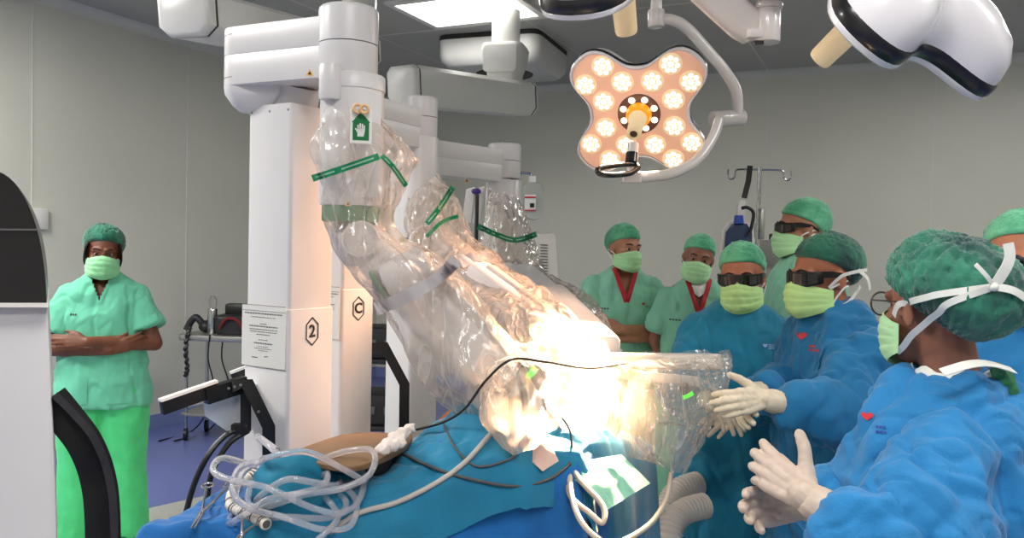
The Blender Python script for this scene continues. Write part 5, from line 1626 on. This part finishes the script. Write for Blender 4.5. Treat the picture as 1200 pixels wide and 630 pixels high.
b = decal(poly2([[(-.075, 1.445), (.075, 1.445), (.075, 1.425), (-.075, 1.425)]]), bv, (0, -.4, 0), (1, 0, 0), (0, 0, 1), (0, 1, 0), .002, .01); b.free()
logo(p, g, bv, (.085, -.45, 1.33), (1, 0, 0), (0, 0, 1), (0, 1, 0), .020, m_paleh, m_paleh)
b = NB()
L = [[V(((.066 + .012 * k) * math.cos(2 * PI * i / 30), -.004 + (.062 + .012 * k) * math.sin(2 * PI * i / 30), 1.475 + .016 * (1 - k) + .010 * math.sin(2 * PI * i / 30))) for i in range(30)] for k in (0, .5, 1)]
rings(b, L, cap=False); obj('white_collar', b, m_strapw, p.root, world=False, angle=180)

# ---- second surgeon, three-quarter view, hands joined
c = P(979, 340, 2.62); yaw, H = -80, 1.635
iv = inv_of(c, yaw, H); i3 = iv.to_3x3()
wL = iv @ P(899, 468, 2.28); wR = iv @ P(880, 462, 2.42)
A = dict(L=dict(sh=(.158, 0, 1.352), el=iv @ P(990, 492, 2.34), wr=wL, d=i3 @ (P(868, 470, 2.24) - P(899, 466, 2.28)), n=i3 @ V((-.3, .9, -.3)), t=i3 @ V((-.1, -.2, 1)), glove=True, bare=False, curl=(.6, .62, .62, .6), thumb=(.7, .1), spread=.1),
         R=dict(sh=(-.158, 0, 1.352), el=iv @ P(934, 452, 2.86), wr=wR, d=i3 @ (P(862, 486, 2.30) - P(876, 464, 2.42)), n=i3 @ V((.5, -.5, -.5)), t=i3 @ V((-.6, 0, .8)), glove=True, bare=False, curl=(.35, .4, .4, .4), thumb=(.5, .3)))
p = person('surgeon in blue gown with joined gloved hands, three-quarter view, red chest logo', (c.x, c.y), yaw, H, sk4, (2, 3, 0), A, wide=1.08, deep=1.0, voxel=.0055, hs=1.05, headpos=(0, -.05, 1.58))
eyes(p)
g, bv = garment(p, 'surgical_gown', mat('gown_mid_blue', (12, 110, 162), 0.78, var=.08, vscale=8, bump=.14, bscale=240, sheen=.15), GOWN, [sl_long(A['L'], (.076, .086, .086, .076, .048), .76), sl_long(A['R'], (.074, .078, .076, .068, .048), .8)], seed=41, voxel=.008, amp=(.018, .015, .005), stretch=1.2)
cap(p, m_capd, puff=.14, bun=.10, seed=43, amp=.007, front=24); mk = mask(p, mat('mask_lime', (196, 236, 156)), wide=1.02); shades(p.H, p.root, 1.05); gloves(p, m_glove)
Hn = p.H.to_3x3()
b = NB(); ribbon(b, [p.H @ V((.072, -.024, -.030)), p.H @ V((.086, .01, .005)), p.H @ V((.088, .06, .018)), p.H @ V((.06, .118, .02))], lambda q: Hn @ V((1, .1, 0)), .011); obj('mask_tie', b, m_strapw, mk, world=False)
b = NB(); ribbon(b, [p.H @ V((.074, -.014, -.094)), p.H @ V((.082, .03, -.08)), p.H @ V((.072, .07, -.05)), p.H @ V((.05, .10, -.03))], lambda q: Hn @ V((1, .2, 0)), .011); obj('mask_tie', b, m_strapw, mk, world=False)
b = NB(); ribbon(b, [p.H @ V((.078, .075, .022)), p.H @ V((.086, .10, -.005)), p.H @ V((.084, .11, -.04))], lambda q: Hn @ V((1, .6, 0)), .016); obj('mask_tie', b, m_strapw, mk, world=False)
d = (iv @ P(939, 393, 2.5)) ; ray = (i3 @ (P(939, 393, 2.5) - CAM)).normalized(); yy = V((0, 0, 1)); xx = ray.cross(yy).normalized()
logo(p, g, bv, d, xx, yy, ray, .036, m_redh, m_redh, rows=((-1.0, .3), (-1.35, .4)))

# ---- nurse in front at right, seen from behind and the side
c = P(1104, 357, 1.56); c.x += 0.02; yaw, H = -122, 1.565
iv = inv_of(c, yaw, H); i3 = iv.to_3x3()
wL = iv @ P(952, 586, 1.36); wR = iv @ P(944, 590, 1.50)
A = dict(L=dict(sh=(.17, .01, 1.345), el=iv @ P(1058, 660, 1.30), wr=wL, d=i3 @ (P(884, 540, 1.47) - P(952, 588, 1.38)), n=i3 @ V((.02, 1, -.05)), t=i3 @ V((.35, 0, 1)), glove=True, bare=False, curl=(.34, .42, .46, .50), thumb=(1.1, -.25), spread=.14, s=.93),
         R=dict(sh=(-.17, .01, 1.345), el=iv @ P(1010, 600, 1.75), wr=wR, d=i3 @ (P(886, 590, 1.47) - P(944, 586, 1.50)), n=i3 @ V((.05, -1, .1)), t=i3 @ V((.2, .3, 1)), glove=True, bare=False, curl=(.34, .38, .42, .46), thumb=(.6, .2), spread=.08))
sk5 = skin_mat('skin_tan', (150, 98, 76))
p = person('nurse in front in blue gown seen from behind, big green cap, gloved hands together', (c.x, c.y), yaw, H, sk5, (-42, 3, 0), A, wide=1.1, deep=1.38, voxel=.0042, headpos=(0, -.03, 1.632), hs=1.07)
folds = []
def F3(*q): return [iv @ P(*z) for z in q]
folds = [(F3((1160, 455, 1.40), (1172, 500, 1.38), (1176, 560, 1.38), (1170, 640, 1.38)), .012, -.012), (F3((1120, 470, 1.3), (1060, 500, 1.28), (1020, 540, 1.28)), .014, .012),
         (F3((1090, 490, 1.27), (1045, 560, 1.25), (1018, 590, 1.25)), .012, -.014), (F3((1140, 520, 1.28), (1090, 560, 1.25), (1040, 620, 1.22)), .015, .014), (F3((1010, 470, 1.42), (985, 520, 1.42), (975, 560, 1.42)), .014, .012),
         (F3((1040, 455, 1.4), (1010, 500, 1.4), (1000, 560, 1.38)), .013, -.012), (F3((1150, 560, 1.28), (1120, 600, 1.25), (1080, 640, 1.22)), .014, -.014), (F3((960, 600, 1.34), (990, 590, 1.33), (1020, 605, 1.3)), .012, .010), (F3((985, 625, 1.3), (1020, 612, 1.3), (1060, 628, 1.28)), .012, -.012)]
g, bv = garment(p, 'surgical_gown', m_gown, GOWN, [sl_long(A['L'], (.084, .104, .108, .085, .050), .78), sl_long(A['R'], (.08, .092, .095, .08, .050), .80)], seed=51, voxel=.0065, amp=(.014, .014, .005), stretch=2.2, folds=folds, belly=.03)
nrm_away = lambda q: (q - p.H @ V((0, .02, .03))).normalized()
cap(p, m_capd, puff=.21, bun=.50, seed=53, amp=.0095, front=14, nu=200, nv=60, gather=60, droop=.03, low=40, side=38)
mk = mask(p, m_mask, loops=False, wide=1.02)
b = NB(); hh = p.H
def hp(x, y, z): return hh @ V((x, y, z))
capb = [o for o in p.root.children if o.name.startswith('surgical_cap')][0]
tb = bmesh.new(); tb.from_mesh(capb.data); cbv = bvh_of(tb); tb.free()
def oncap(q, off=.009):
    c0 = hh @ V((0, .03, .02)); dd = (q - c0).normalized()
    h = cbv.ray_cast(c0 + dd * .5, -dd, .6)
    if h[0] is None or (h[0] - c0).length < (q - c0).length - .0: return q
    return h[0] + dd * off
knot = oncap(hp(.045, .17, .035), .008)
u = [hp(.074, -.030, -.022)] + [oncap(hp(.088, -.03 + .165 * k / 6, -.006 + .034 * k / 6)) for k in range(1, 6)] + [knot]
b = NB(); ribbon(b, u, nrm_away, .013, 6); obj('mask_tie', b, m_strapw, mk, world=False, angle=60)
u = [hp(.074, -.022, -.094), hp(.078, .0, -.080)] + [oncap(hp(.086, .005 + .14 * k / 6, -.075 + .10 * k / 6)) for k in range(1, 6)] + [knot]
b = NB(); ribbon(b, u, nrm_away, .013, 6); obj('mask_tie', b, m_strapw, mk, world=False, angle=60)
b = NB(); ribbon(b, [knot, knot + i3 @ V((.012, -.01, .03)), knot + i3 @ V((.018, -.012, .052)), knot + i3 @ V((.014, -.012, .075))], lambda q: i3 @ V((0, -1, 0)), .020); obj('mask_tie', b, m_strapw, mk, world=False)
b = NB(); ribbon(b, [knot, knot + i3 @ V((-.02, -.012, .018)), knot + i3 @ V((-.04, -.012, .038))], lambda q: i3 @ V((0, -1, 0)), .008); obj('mask_tie', b, m_strapw, mk, world=False)
b = NB(); ribbon(b, [knot, knot + i3 @ V((.03, -.008, -.006)), knot + i3 @ V((.07, 0, -.03)), knot + i3 @ V((.11, .01, -.065))], lambda q: i3 @ V((0, -1, .1)), .014); obj('mask_tie', b, m_strapw, mk, world=False)
b = NB(); ball(b, knot, (.012, .009, .009), None, 12, 8); obj('tie_knot', b, m_strapw, mk, world=False)
# spectacles
b = NB(); L = []
for i in range(25):
    a = 2 * PI * i / 24
    cp = hp(.034 + .026 * math.cos(a), -.112 + .03 * max(0, .0), .0 + .024 * math.sin(a)); rd = (cp - hp(.034, -.112, 0)).normalized()
    L.append([cp + rd * (.0022 * math.cos(2 * PI * k / 6)) + Hn @ V((0, 0, 0)) + (p.H.to_3x3() @ V((0, 1, 0))) * (.0022 * math.sin(2 * PI * k / 6)) for k in range(6)])
rings(b, L, cap=False); sp = obj('spectacles', b, mat('spectacle_frame', (80, 70, 70), .3, metal=.6), p.root, world=False, angle=180)
b = NB(); tube(b, [hp(.06, -.11, .006), hp(.076, -.09, .008), hp(.081, -.02, .006), hp(.083, .02, 0)], .0018, 6); obj('temple', b, MATS['spectacle_frame'], sp, world=False)
b = NB(); rings(b, [[hp(.034 + .025 * math.cos(2 * PI * k / 20), -.1125 + e, .023 * math.sin(2 * PI * k / 20)) for k in range(20)] for e in (0, .002)]); obj('lens', b, mat('clear_lens', (235, 240, 240), .05, trans=.95, ior=1.1), sp, world=False)
gloves(p, m_glove2, vox=.0026, fat=1.26)
# folded collar tie
b = NB(); L = []
for k, (rr_, dz) in enumerate(((.060, .034), (.066, .026), (.070, .012))):
    L.append([V((rr_ * 1.05 * math.cos(2 * PI * i / 40), .004 + rr_ * 1.25 * math.sin(2 * PI * i / 40), 1.468 + dz + .006 * math.sin(i * 1.1))) for i in range(40)])
rings(b, L, cap=False); obj('white_collar', b, m_strapw, p.root, world=False, angle=180)
b = NB(); kn = iv @ P(1155, 440, 1.46)
ribbon(b, [iv @ P(1104, 436, 1.43), iv @ P(1135, 427, 1.43), iv @ P(1160, 426, 1.45), iv @ P(1188, 434, 1.47)], lambda q: V((.4, .3, 1)).normalized(), .022); obj('neck_tie', b, m_strapw, p.root, world=False)
b = NB()
for px, py in ((1170, 436), (1180, 446), (1186, 458), (1176, 450)):
    ball(b, iv @ P(px, py, 1.50), (.016, .012, .018))
b = fuse(b, .004, 2); displace(b, lambda q, n: .004 * ridge(q, (50, 50, 50), 4)); obj('green_knot', b, mat('knot_green', (52, 120, 78), .8, var=.2, vscale=30), p.root, world=False, angle=180)
d = iv @ P(1016, 487, 1.5); ray = (i3 @ (P(1016, 487, 1.5) - CAM)).normalized(); yy = V((0, 0, 1)); xx = ray.cross(yy).normalized()
logo(p, g, bv, d, xx, yy, ray, .024, m_redh, m_blueh, rows=((-.9, .35), (-1.3, .4)))

# ---- person at the right edge, looking at us through dark glasses
c = P(1196, 320, 1.95); yaw, H = -26, 1.69
A = dict(L=dict(sh=(.158, 0, 1.352), el=(.235, -.05, 1.10), wr=(.16, -.24, 1.0), d=(-.5, -.7, -.1), n=(0, 0, -1), t=(-.6, .2, 0)),
         R=dict(sh=(-.158, 0, 1.352), el=(-.235, -.05, 1.10), wr=(-.14, -.22, 1.0), d=(.5, -.7, -.1), n=(0, 0, -1), t=(.6, .2, 0)))
p = person('person at the right edge behind the nurse, dark glasses under a pale green cap', (c.x, c.y), yaw, H, sk4, (2, 0, 0), A, voxel=.006)
eyes(p)
g, bv = garment(p, 'surgical_gown', m_gown, GOWN, [sl_long(A['L']), sl_long(A['R'])], seed=61, voxel=.012)
cap(p, m_capg, puff=.10, seed=63, amp=.006, front=32); mask(p, m_mask); shades(p.H, p.root, 1.1)
# ---- someone in green half hidden at the far right edge
c = P(1238, 380, 2.75); yaw, H = -70, 1.5
A = dict(L=dict(sh=(.158, 0, 1.352), el=(.235, -.10, 1.16), wr=(.12, -.30, 1.12), d=(-.3, -.9, 0), n=(-.8, 0, -.4), t=(0, 0, 1)),
         R=dict(sh=(-.158, 0, 1.352), el=(-.235, -.10, 1.16), wr=(-.12, -.30, 1.12), d=(.3, -.9, 0), n=(.8, 0, -.4), t=(0, 0, 1)))
p = person('person in olive green scrubs half hidden at the right edge behind the nurse', (c.x, c.y), yaw, H, sk4, (0, 0, 0), A, wide=1.1, deep=1.1, voxel=.009)
m_olive = mat('scrub_olive', (92, 122, 72), 0.8, var=.08, bump=.1, bscale=200)
g, bv = garment(p, 'scrub_top', m_olive, TOP, [sl(A['L'], .95, .09, .09), sl(A['R'], .95, .09, .09)], seed=71, voxel=.012)
trousers(p, m_olive, 72); cap(p, m_capg, puff=.1, seed=73); mask(p, m_mask)
# ------------------------------------------------------------------ equipment round the room
m_chrome = mat('chrome', (190, 190, 192), 0.18, metal=1.0)
m_steelt = mat('steel_tray', (165, 165, 160), 0.35, metal=.8)
m_ivory = mat('ivory_plastic', (222, 216, 210), 0.4, var=.02)
m_dk = mat('dark_equipment', (38, 38, 42), 0.45, var=.15)
# foreground cart at left edge
rayd = (P(60, 400, 1) - CAM); rayd.z = 0; rayd.normalize()
t = thing('robotic_arm_cart', 'robot cart cut by the left edge, black domed top over a white body', 'robot cart', (P(-40, 400, 1.2).x, P(-40, 400, 1.2).y, 0))
def slab_px(name, pxs, d, back_, m, par, bev=.006):
    ring = [P(x, y, d) for x, y in pxs]
    c = sum(ring, V()) / len(ring)
    L = []
    for z, k in ((0, .985), (bev * .4, .996), (bev, 1), (back_, 1)):
        L.append([c + (p - c) * k + rayd * z for p in ring])
    b = NB(); rings(b, L); return obj(name, b, m, par, angle=35)
slab_px('body', [(-230, 357), (56, 357), (60, 440), (65, 560), (69, 700), (76, 1655), (-230, 1655)], 1.1, .36, m_shell, t)
m_dome = mat('dome_black', (26, 22, 23), 0.3, var=.08, coat=.2)
arc = [(-10 + 65 * math.sin(R(a)), 357 - 158 * math.cos(R(a)) ** 1.0) for a in range(0, 91, 6)]
slab_px('dome_cover', [(-230, 199)] + arc + [(-230, 357)], 1.09, .38, m_dome, t, .012)
slab_px('dome_seam', [(-230, 266), (45, 268), (45.6, 270), (-230, 268)], 1.087, .01, m_line, t, .001)
slab_px('edge_trim', [(-230, 355), (56.5, 355), (57, 360), (-230, 360)], 1.085, .37, m_ivory, t, .002)
bent_plate(t, 'side_handle', spline([P(58, 466, 1.15), P(78, 490, 1.16), P(100, 520, 1.17), P(114, 556, 1.18), P(120, 600, 1.18), P(121, 680, 1.18), P(121, 800, 1.18)], 6), .046, m_black, .05)
bent_plate(t, 'handle_lip', spline([P(64, 462, 1.12), P(86, 484, 1.13), P(110, 513, 1.14), P(126, 552, 1.15), P(133, 600, 1.15), P(134, 680, 1.15), P(134, 800, 1.15)], 6), .010, m_dk, .05)
# trolley by the left wall
tb0, tb1 = G(222, 503), G(330, 513)
tc_ = P(262, 400, 6.5); tz = .84
Mt = Matrix.Translation((tc_.x + .08, tc_.y, 0)) @ Matrix.Rotation(R(-8), 4, 'Z')
t = thing('instrument_trolley', 'steel trolley with castors by the left wall behind the nearest cart', 'trolley', (tc_.x + .08, tc_.y, 0))
b = NB(); prism(b, stadium(.74, .42, .05), Mt @ Matrix.Translation((0, 0, tz - .045)), .045, .006); obj('top_tray', b, m_steelt, t)
b = NB(); prism(b, stadium(.70, .40, .05), Mt @ Matrix.Translation((0, 0, .2)), .02, .004); obj('lower_shelf', b, m_steelt, t)
for sx in (-1, 1):
    for sy in (-1, 1):
        q = Mt @ V((sx * .31, sy * .16, 0))
        b = NB(); cyl(b, (q.x, q.y, .09), (q.x, q.y, tz - .03), .013); lg = obj('leg', b, m_chrome, t)
        b = NB(); lathe(b, [(.035, -.015), (.05, -.012), (.05, .012), (.035, .015)], frame((q.x, q.y, .05), (1, .2, 0)), 18); obj('castor', b, m_black, lg)
def on_tray(x, y): return Mt @ V((x, y, tz))
q = on_tray(-.33, -.02)
t = thing('desk_phone', 'black handset with twisted cord lying on the left end of the trolley', 'phone', q)
b = NB(); tube(b, spline([q + V((-.06, 0, .02)), q + V((-.02, 0, .09)), q + V((.02, 0, .12)), q + V((.06, .0, .08)), q + V((.10, 0, .03))], 5), .028, 10); obj('handset', b, m_dk, t)
b = NB(); ball(b, q + V((.10, 0, .05)), (.06, .06, .05)); obj('base', b, m_dk, t)
b = NB(); cp = spline([q + V((.02, -.14, .05)), q + V((.03, -.2, .0)), q + V((.02, -.21, -.12)), q + V((.03, -.2, -.25)), q + V((.02, -.2, -.32))], 12)
tube(b, [p + V((.008 * math.sin(i * 1.3), .008 * math.cos(i * 1.3), 0)) for i, p in enumerate(cp)], .014, 6); obj('cord', b, m_dk, t)
q = on_tray(-.155, -.05)
t = thing('steel_canister', 'brushed steel canister between the black handset and the black bag', 'canister', q)
b = NB(); cyl(b, q, q + V((0, 0, .20)), .038, bev=.004); obj('canister', b, m_chrome, t)
for a in (-.02, .02):
    b = NB(); tube(b, [q + V((a, 0, .19)), q + V((a * 1.6, 0, .27)), q + V((a * .4, 0, .30))], .004, 6); obj('tongs', b, m_chrome, t)
q = on_tray(.02, 0)
t = thing('equipment_bag', 'black bag with reddish inside on the trolley beside the canister', 'bag', q)
b = NB(); box(b, q + V((0, 0, .075)), (.26, .22, .15), None, .03, 3); displace(b, lambda p, n: .012 * ridge(p, (9, 9, 9), 3)); obj('bag_body', b, m_dk, t)
b = NB(); box(b, q + V((.02, .03, .19)), (.22, .10, .10), None, .02, 2); obj('bag_flap', b, m_black, t)
b = NB(); tube(b, spline([q + V((-.09, -.12, .05)), q + V((-.03, -.14, .13)), q + V((.05, -.13, .12)), q + V((.10, -.12, .04))], 5), .012, 8); obj('red_lining', b, mat('lining_red', (110, 30, 28), .7), t)
q = on_tray(.27, .10)
t = thing('monitor', 'blue lit screen edge behind the trolley beside the column marked 2', 'monitor', q)
b = NB(); box(b, q + V((.06, .04, .42)), (.34, .05, .32), None, .01); obj('housing', b, m_dk, t)
b = NB(); box(b, q + V((.06, .012, .42)), (.29, .004, .27)); obj('screen', b, mat('blue_screen', (30, 40, 160), .3, emit=.5, ecol=(40, 50, 200)), t)
b = NB(); cyl(b, q, q + V((.0, .04, .3)), .03); obj('stand', b, m_dk, t)
for x0, x1 in ((246, 246), (262, 264)):
    pts = [P(x0, 392, 6.3), P(x0 - 2, 420, 6.3), P(x1 + 4, 450, 6.3), P(x1 - 2, 478, 6.35), G(x1 - 20, 505) + V((0, 0, .01)), G(x1 - 60, 518) + V((0, 0, .01))]
    cable(pts, .006, m_cabk, 'thin black cable hanging from the trolley tray, %s' % ('left one with a plug' if x0 == 246 else 'right one'), lift=None)
# IV pole with pump bag
base = P(887, 300, 5.3); dpt = 5.3
t = thing('iv_pole', 'chrome pole with two hooks behind the surgeons', 'iv pole', (base.x, base.y, 0))
zt = P(887, 199, dpt).z
b = NB(); cyl(b, (base.x, base.y, .08), (base.x, base.y, zt + .02), .013); cyl(b, (base.x, base.y, .5), (base.x, base.y, zt - .35), .022); obj('pole', b, m_chrome, t)
for s in (-1, 1):
    b = NB(); e = V((base.x, base.y, zt)); x = V((s, 0, 0))
    tube(b, spline([e, e + x * .12, e + x * .155 + V((0, 0, -.01)), e + x * .16 + V((0, 0, -.05)), e + x * .185 + V((0, 0, -.065)), e + x * .205 + V((0, 0, -.045)), e + x * .205 + V((0, 0, .0))], 6), .006, 8); obj('hook', b, m_chrome, t)
for k in range(5):
    a = 2 * PI * k / 5
    b = NB(); tube(b, [V((base.x, base.y, .1)), V((base.x + .27 * math.cos(a), base.y + .27 * math.sin(a), .07))], .014, 8); lg = obj('leg', b, m_chrome, t)
    b = NB(); ball(b, (base.x + .27 * math.cos(a), base.y + .27 * math.sin(a), .035), .035); obj('castor', b, m_black, lg)
b = NB(); box(b, P(893, 262, 5.25), (.03, .03, .2), None, .006); obj('clamp', b, m_steelt, t)
q = P(866, 275, 5.2)
t = thing('irrigation_pump', 'dark blue bag in a white holder hanging by a black strap from the pole', 'pump bag', q + V((0, 0, -.2)))
def px_plate(name, pxs, d, th, m, par, **k):
    ring = [P(x, y, d) for x, y in pxs]; c = sum(ring, V()) / len(ring)
    L = [[c + (p - c) * kk + V((0, z, 0)) for p in ring] for z, kk in ((0, .95), (th * .2, 1), (th * .8, 1), (th, .95))]
    b = NB(); rings(b, L); return obj(name, b, m, par, **k)
px_plate('white_holder', [(845, 300), (848, 270), (855, 260), (864, 255), (866, 236), (870, 230), (874, 236), (874, 258), (882, 264), (885, 280), (884, 300), (880, 340), (848, 340)], 5.2, .05, m_ivory, t)
px_plate('blue_bag', [(850, 300), (852, 272), (860, 262), (876, 262), (882, 272), (882, 300), (878, 335), (852, 335)], 5.15, .05, mat('navy_bag', (40, 58, 92), .4, var=.08), t)
px_plate('blue_cap', [(863, 252), (871, 252), (872, 262), (862, 262)], 5.13, .05, mat('cap_blue', (30, 70, 170), .4), t)
px_plate('bag_print', [(857, 283), (871, 283), (871, 285.5), (857, 285.5)], 5.135, .004, m_paleh, t)
b = NB(); tube(b, spline([P(869, 244, 5.12), P(876, 243, 5.12), (P(883, 250, 5.12)), P(880, 268, 5.12), P(876, 276, 5.12)], 6), .011, 8); obj('hose', b, m_black, t)
bent_plate(t, 'strap', [P(879, 194, 5.22), P(877, 212, 5.2), P(872, 232, 5.2)], .035, m_black, .01)
# grey drawer cabinet by the back wall
q = P(912, 300, 6.2)
t = thing('drawer_cabinet', 'grey drawer cabinet with dark top by the back wall', 'cabinet', (q.x, q.y, 0))
Mq = Matrix.Translation((q.x + .12, q.y, 0)) @ Matrix.Rotation(R(-25), 4, 'Z')
m_gcab = mat('cabinet_grey', (128, 126, 120), .4, var=.04)
b = NB(); box(b, (0, 0, .84), (.5, .42, 1.68), Mq, .012); obj('carcass', b, m_gcab, t)
b = NB(); box(b, (0, 0, 1.705), (.34, .3, .05), Mq, .01); obj('dark_top', b, m_dk, t)
for k in range(6):
    z = 1.58 - k * .22
    b = NB(); box(b, (0, -.215, z), (.46, .012, .19), Mq, .004); dr = obj('drawer', b, m_gcab, t)
    b = NB(); box(b, (0, -.228, z + .05), (.2, .016, .02), Mq, .004); obj('handle', b, m_dk, dr)
# monitor seen from its vented back beside the far arm
q = P(643, 310, 4.75)
t = thing('monitor', 'white monitor with vent slots seen edge-on behind the farthest draped arm', 'monitor', (q.x, q.y, 0))
px_plate('housing', [(628, 274), (648, 273), (651, 276), (655, 330), (653, 342), (645, 342), (630, 332), (626, 300)], 4.75, .12, m_ivory, t)
for k in range(14):
    y = 286 + k * 3.4
    px_plate('vent_slot', [(633, y), (642, y + .5), (642, y + 1.7), (633, y + 1.2)], 4.745, .01, m_line, t, flat=True)
b = NB(); cyl(b, (q.x, q.y + .12, .06), (q.x, q.y + .12, q.z), .02); obj('stand_pole', b, m_chrome, t)
b = NB(); prism(b, stadium(.4, .4, .1), Matrix.Translation((q.x, q.y + .12, 0)), .06, .01); obj('stand_base', b, m_dk, t)
# hanging infusion bottle on a bracket
q = P(624, 230, 4.6)
t = thing('infusion_bottle', 'clear infusion bottle with white and red label hanging beside the farthest arm', 'infusion bottle', q)
m_bottle = mat('clear_bottle', (214, 218, 214), .1, trans=.5, ior=1.1, coat=.3)
px_plate('bottle', [(616, 213), (632, 213), (636, 218), (636, 245), (632, 256), (626, 258), (618, 256), (613, 246), (613, 218)], 4.6, .08, m_bottle, t)
px_plate('label', [(615, 228), (628, 228), (628, 247), (615, 247)], 4.585, .004, m_wtop, t, flat=True)
px_plate('red_stripe', [(615, 230), (628, 230), (628, 232), (615, 232)], 4.58, .004, m_redh, t, flat=True)
px_plate('red_stripe', [(615, 245.5), (628, 245.5), (628, 247), (615, 247)], 4.58, .004, m_redh, t, flat=True)
px_plate('dark_print', [(621, 238), (626, 238), (626, 243), (621, 243)], 4.58, .004, m_ink, t, flat=True)
px_plate('neck', [(620, 206), (628, 206), (628, 214), (620, 214)], 4.62, .04, m_wtop, t)
tp = thing('infusion_stand', 'slim stand with bent hook carrying the infusion bottle', 'infusion stand', (P(600, 300, 4.7).x, P(600, 300, 4.7).y, 0))
pp = P(598, 203, 4.7)
b = NB(); tube(b, spline([V((pp.x, pp.y, .05)), V((pp.x, pp.y, 1.2)), V((pp.x, pp.y, pp.z - .03)), pp + V((.03, 0, 0)), P(620, 203, 4.66), P(623, 207, 4.66)], 6), .008, 8); obj('pole', b, m_chrome, tp)
b = NB(); prism(b, stadium(.36, .36, .08), Matrix.Translation((pp.x, pp.y, 0)), .05, .01); obj('base', b, m_dk, tp)
# dark equipment rack seen between the columns and under the far beam
q = P(440, 420, 5.6)
t = thing('equipment_rack', 'dark equipment rack on castors seen between the two columns', 'equipment rack', (q.x, q.y, 0))
for k, z in enumerate((.35, .8, 1.25)):
    b = NB(); box(b, (q.x, q.y, z), (.5, .4, .03), None, .005); obj('shelf', b, m_dk, t)
for sx in (-1, 1):
    for sy in (-1, 1):
        b = NB(); cyl(b, (q.x + sx * .23, q.y + sy * .18, .08), (q.x + sx * .23, q.y + sy * .18, 1.45), .018); pl = obj('post', b, m_dk, t)
        b = NB(); ball(b, (q.x + sx * .23, q.y + sy * .18, .045), .045); obj('castor', b, m_black, pl)
for z, h in ((.47, .2), (.92, .2), (1.38, .22)):
    b = NB(); box(b, (q.x, q.y, z), (.42, .34, h), None, .01); u = obj('device', b, m_dk, t)
    for j in range(3):
        b = NB(); box(b, (q.x - .12 + .12 * j, q.y - .175, z), (.06, .01, .05), None, .003); obj('front_panel', b, mat('panel_grey', (96, 98, 100), .4), u)
q = P(557, 245, 5.0)
t = thing('drip_stand', 'dark stand with purple knob and grey panels under the far robot beam', 'stand', (q.x, q.y, 0))
b = NB(); cyl(b, (q.x + .01, q.y, .05), (q.x + .01, q.y, P(557, 228, 5).z), .012); obj('pole', b, m_dk, t)
b = NB(); ball(b, P(558, 224, 5.0), (.03, .03, .02)); obj('knob', b, mat('purple_knob', (70, 40, 130), .4), t)
px_plate('grey_panel', [(546, 222), (556, 219), (552, 262), (541, 262)], 5.05, .03, m_ivory, t)
px_plate('grey_panel', [(561, 220), (568, 218), (562, 262), (553, 262)], 5.04, .03, m_ivory, t)
b = NB(); prism(b, stadium(.4, .4, .1), Matrix.Translation((q.x, q.y, 0)), .05, .01); obj('base', b, m_dk, t)
# ------------------------------------------------------------------ light of the place
w = bpy.data.worlds.new('world'); scene.world = w
w.use_nodes = True
w.node_tree.nodes['Background'].inputs[0].default_value = (0.9, 0.95, 1.0, 1)
w.node_tree.nodes['Background'].inputs[1].default_value = 0.3
scene.view_settings.view_transform = 'Standard'
scene.view_settings.look = 'None'
scene.view_settings.exposure = 0.0
try:
    scene.cycles.max_bounces = 10
    scene.cycles.transparent_max_bounces = 24
    scene.cycles.sample_clamp_indirect = 6
except Exception:
    pass
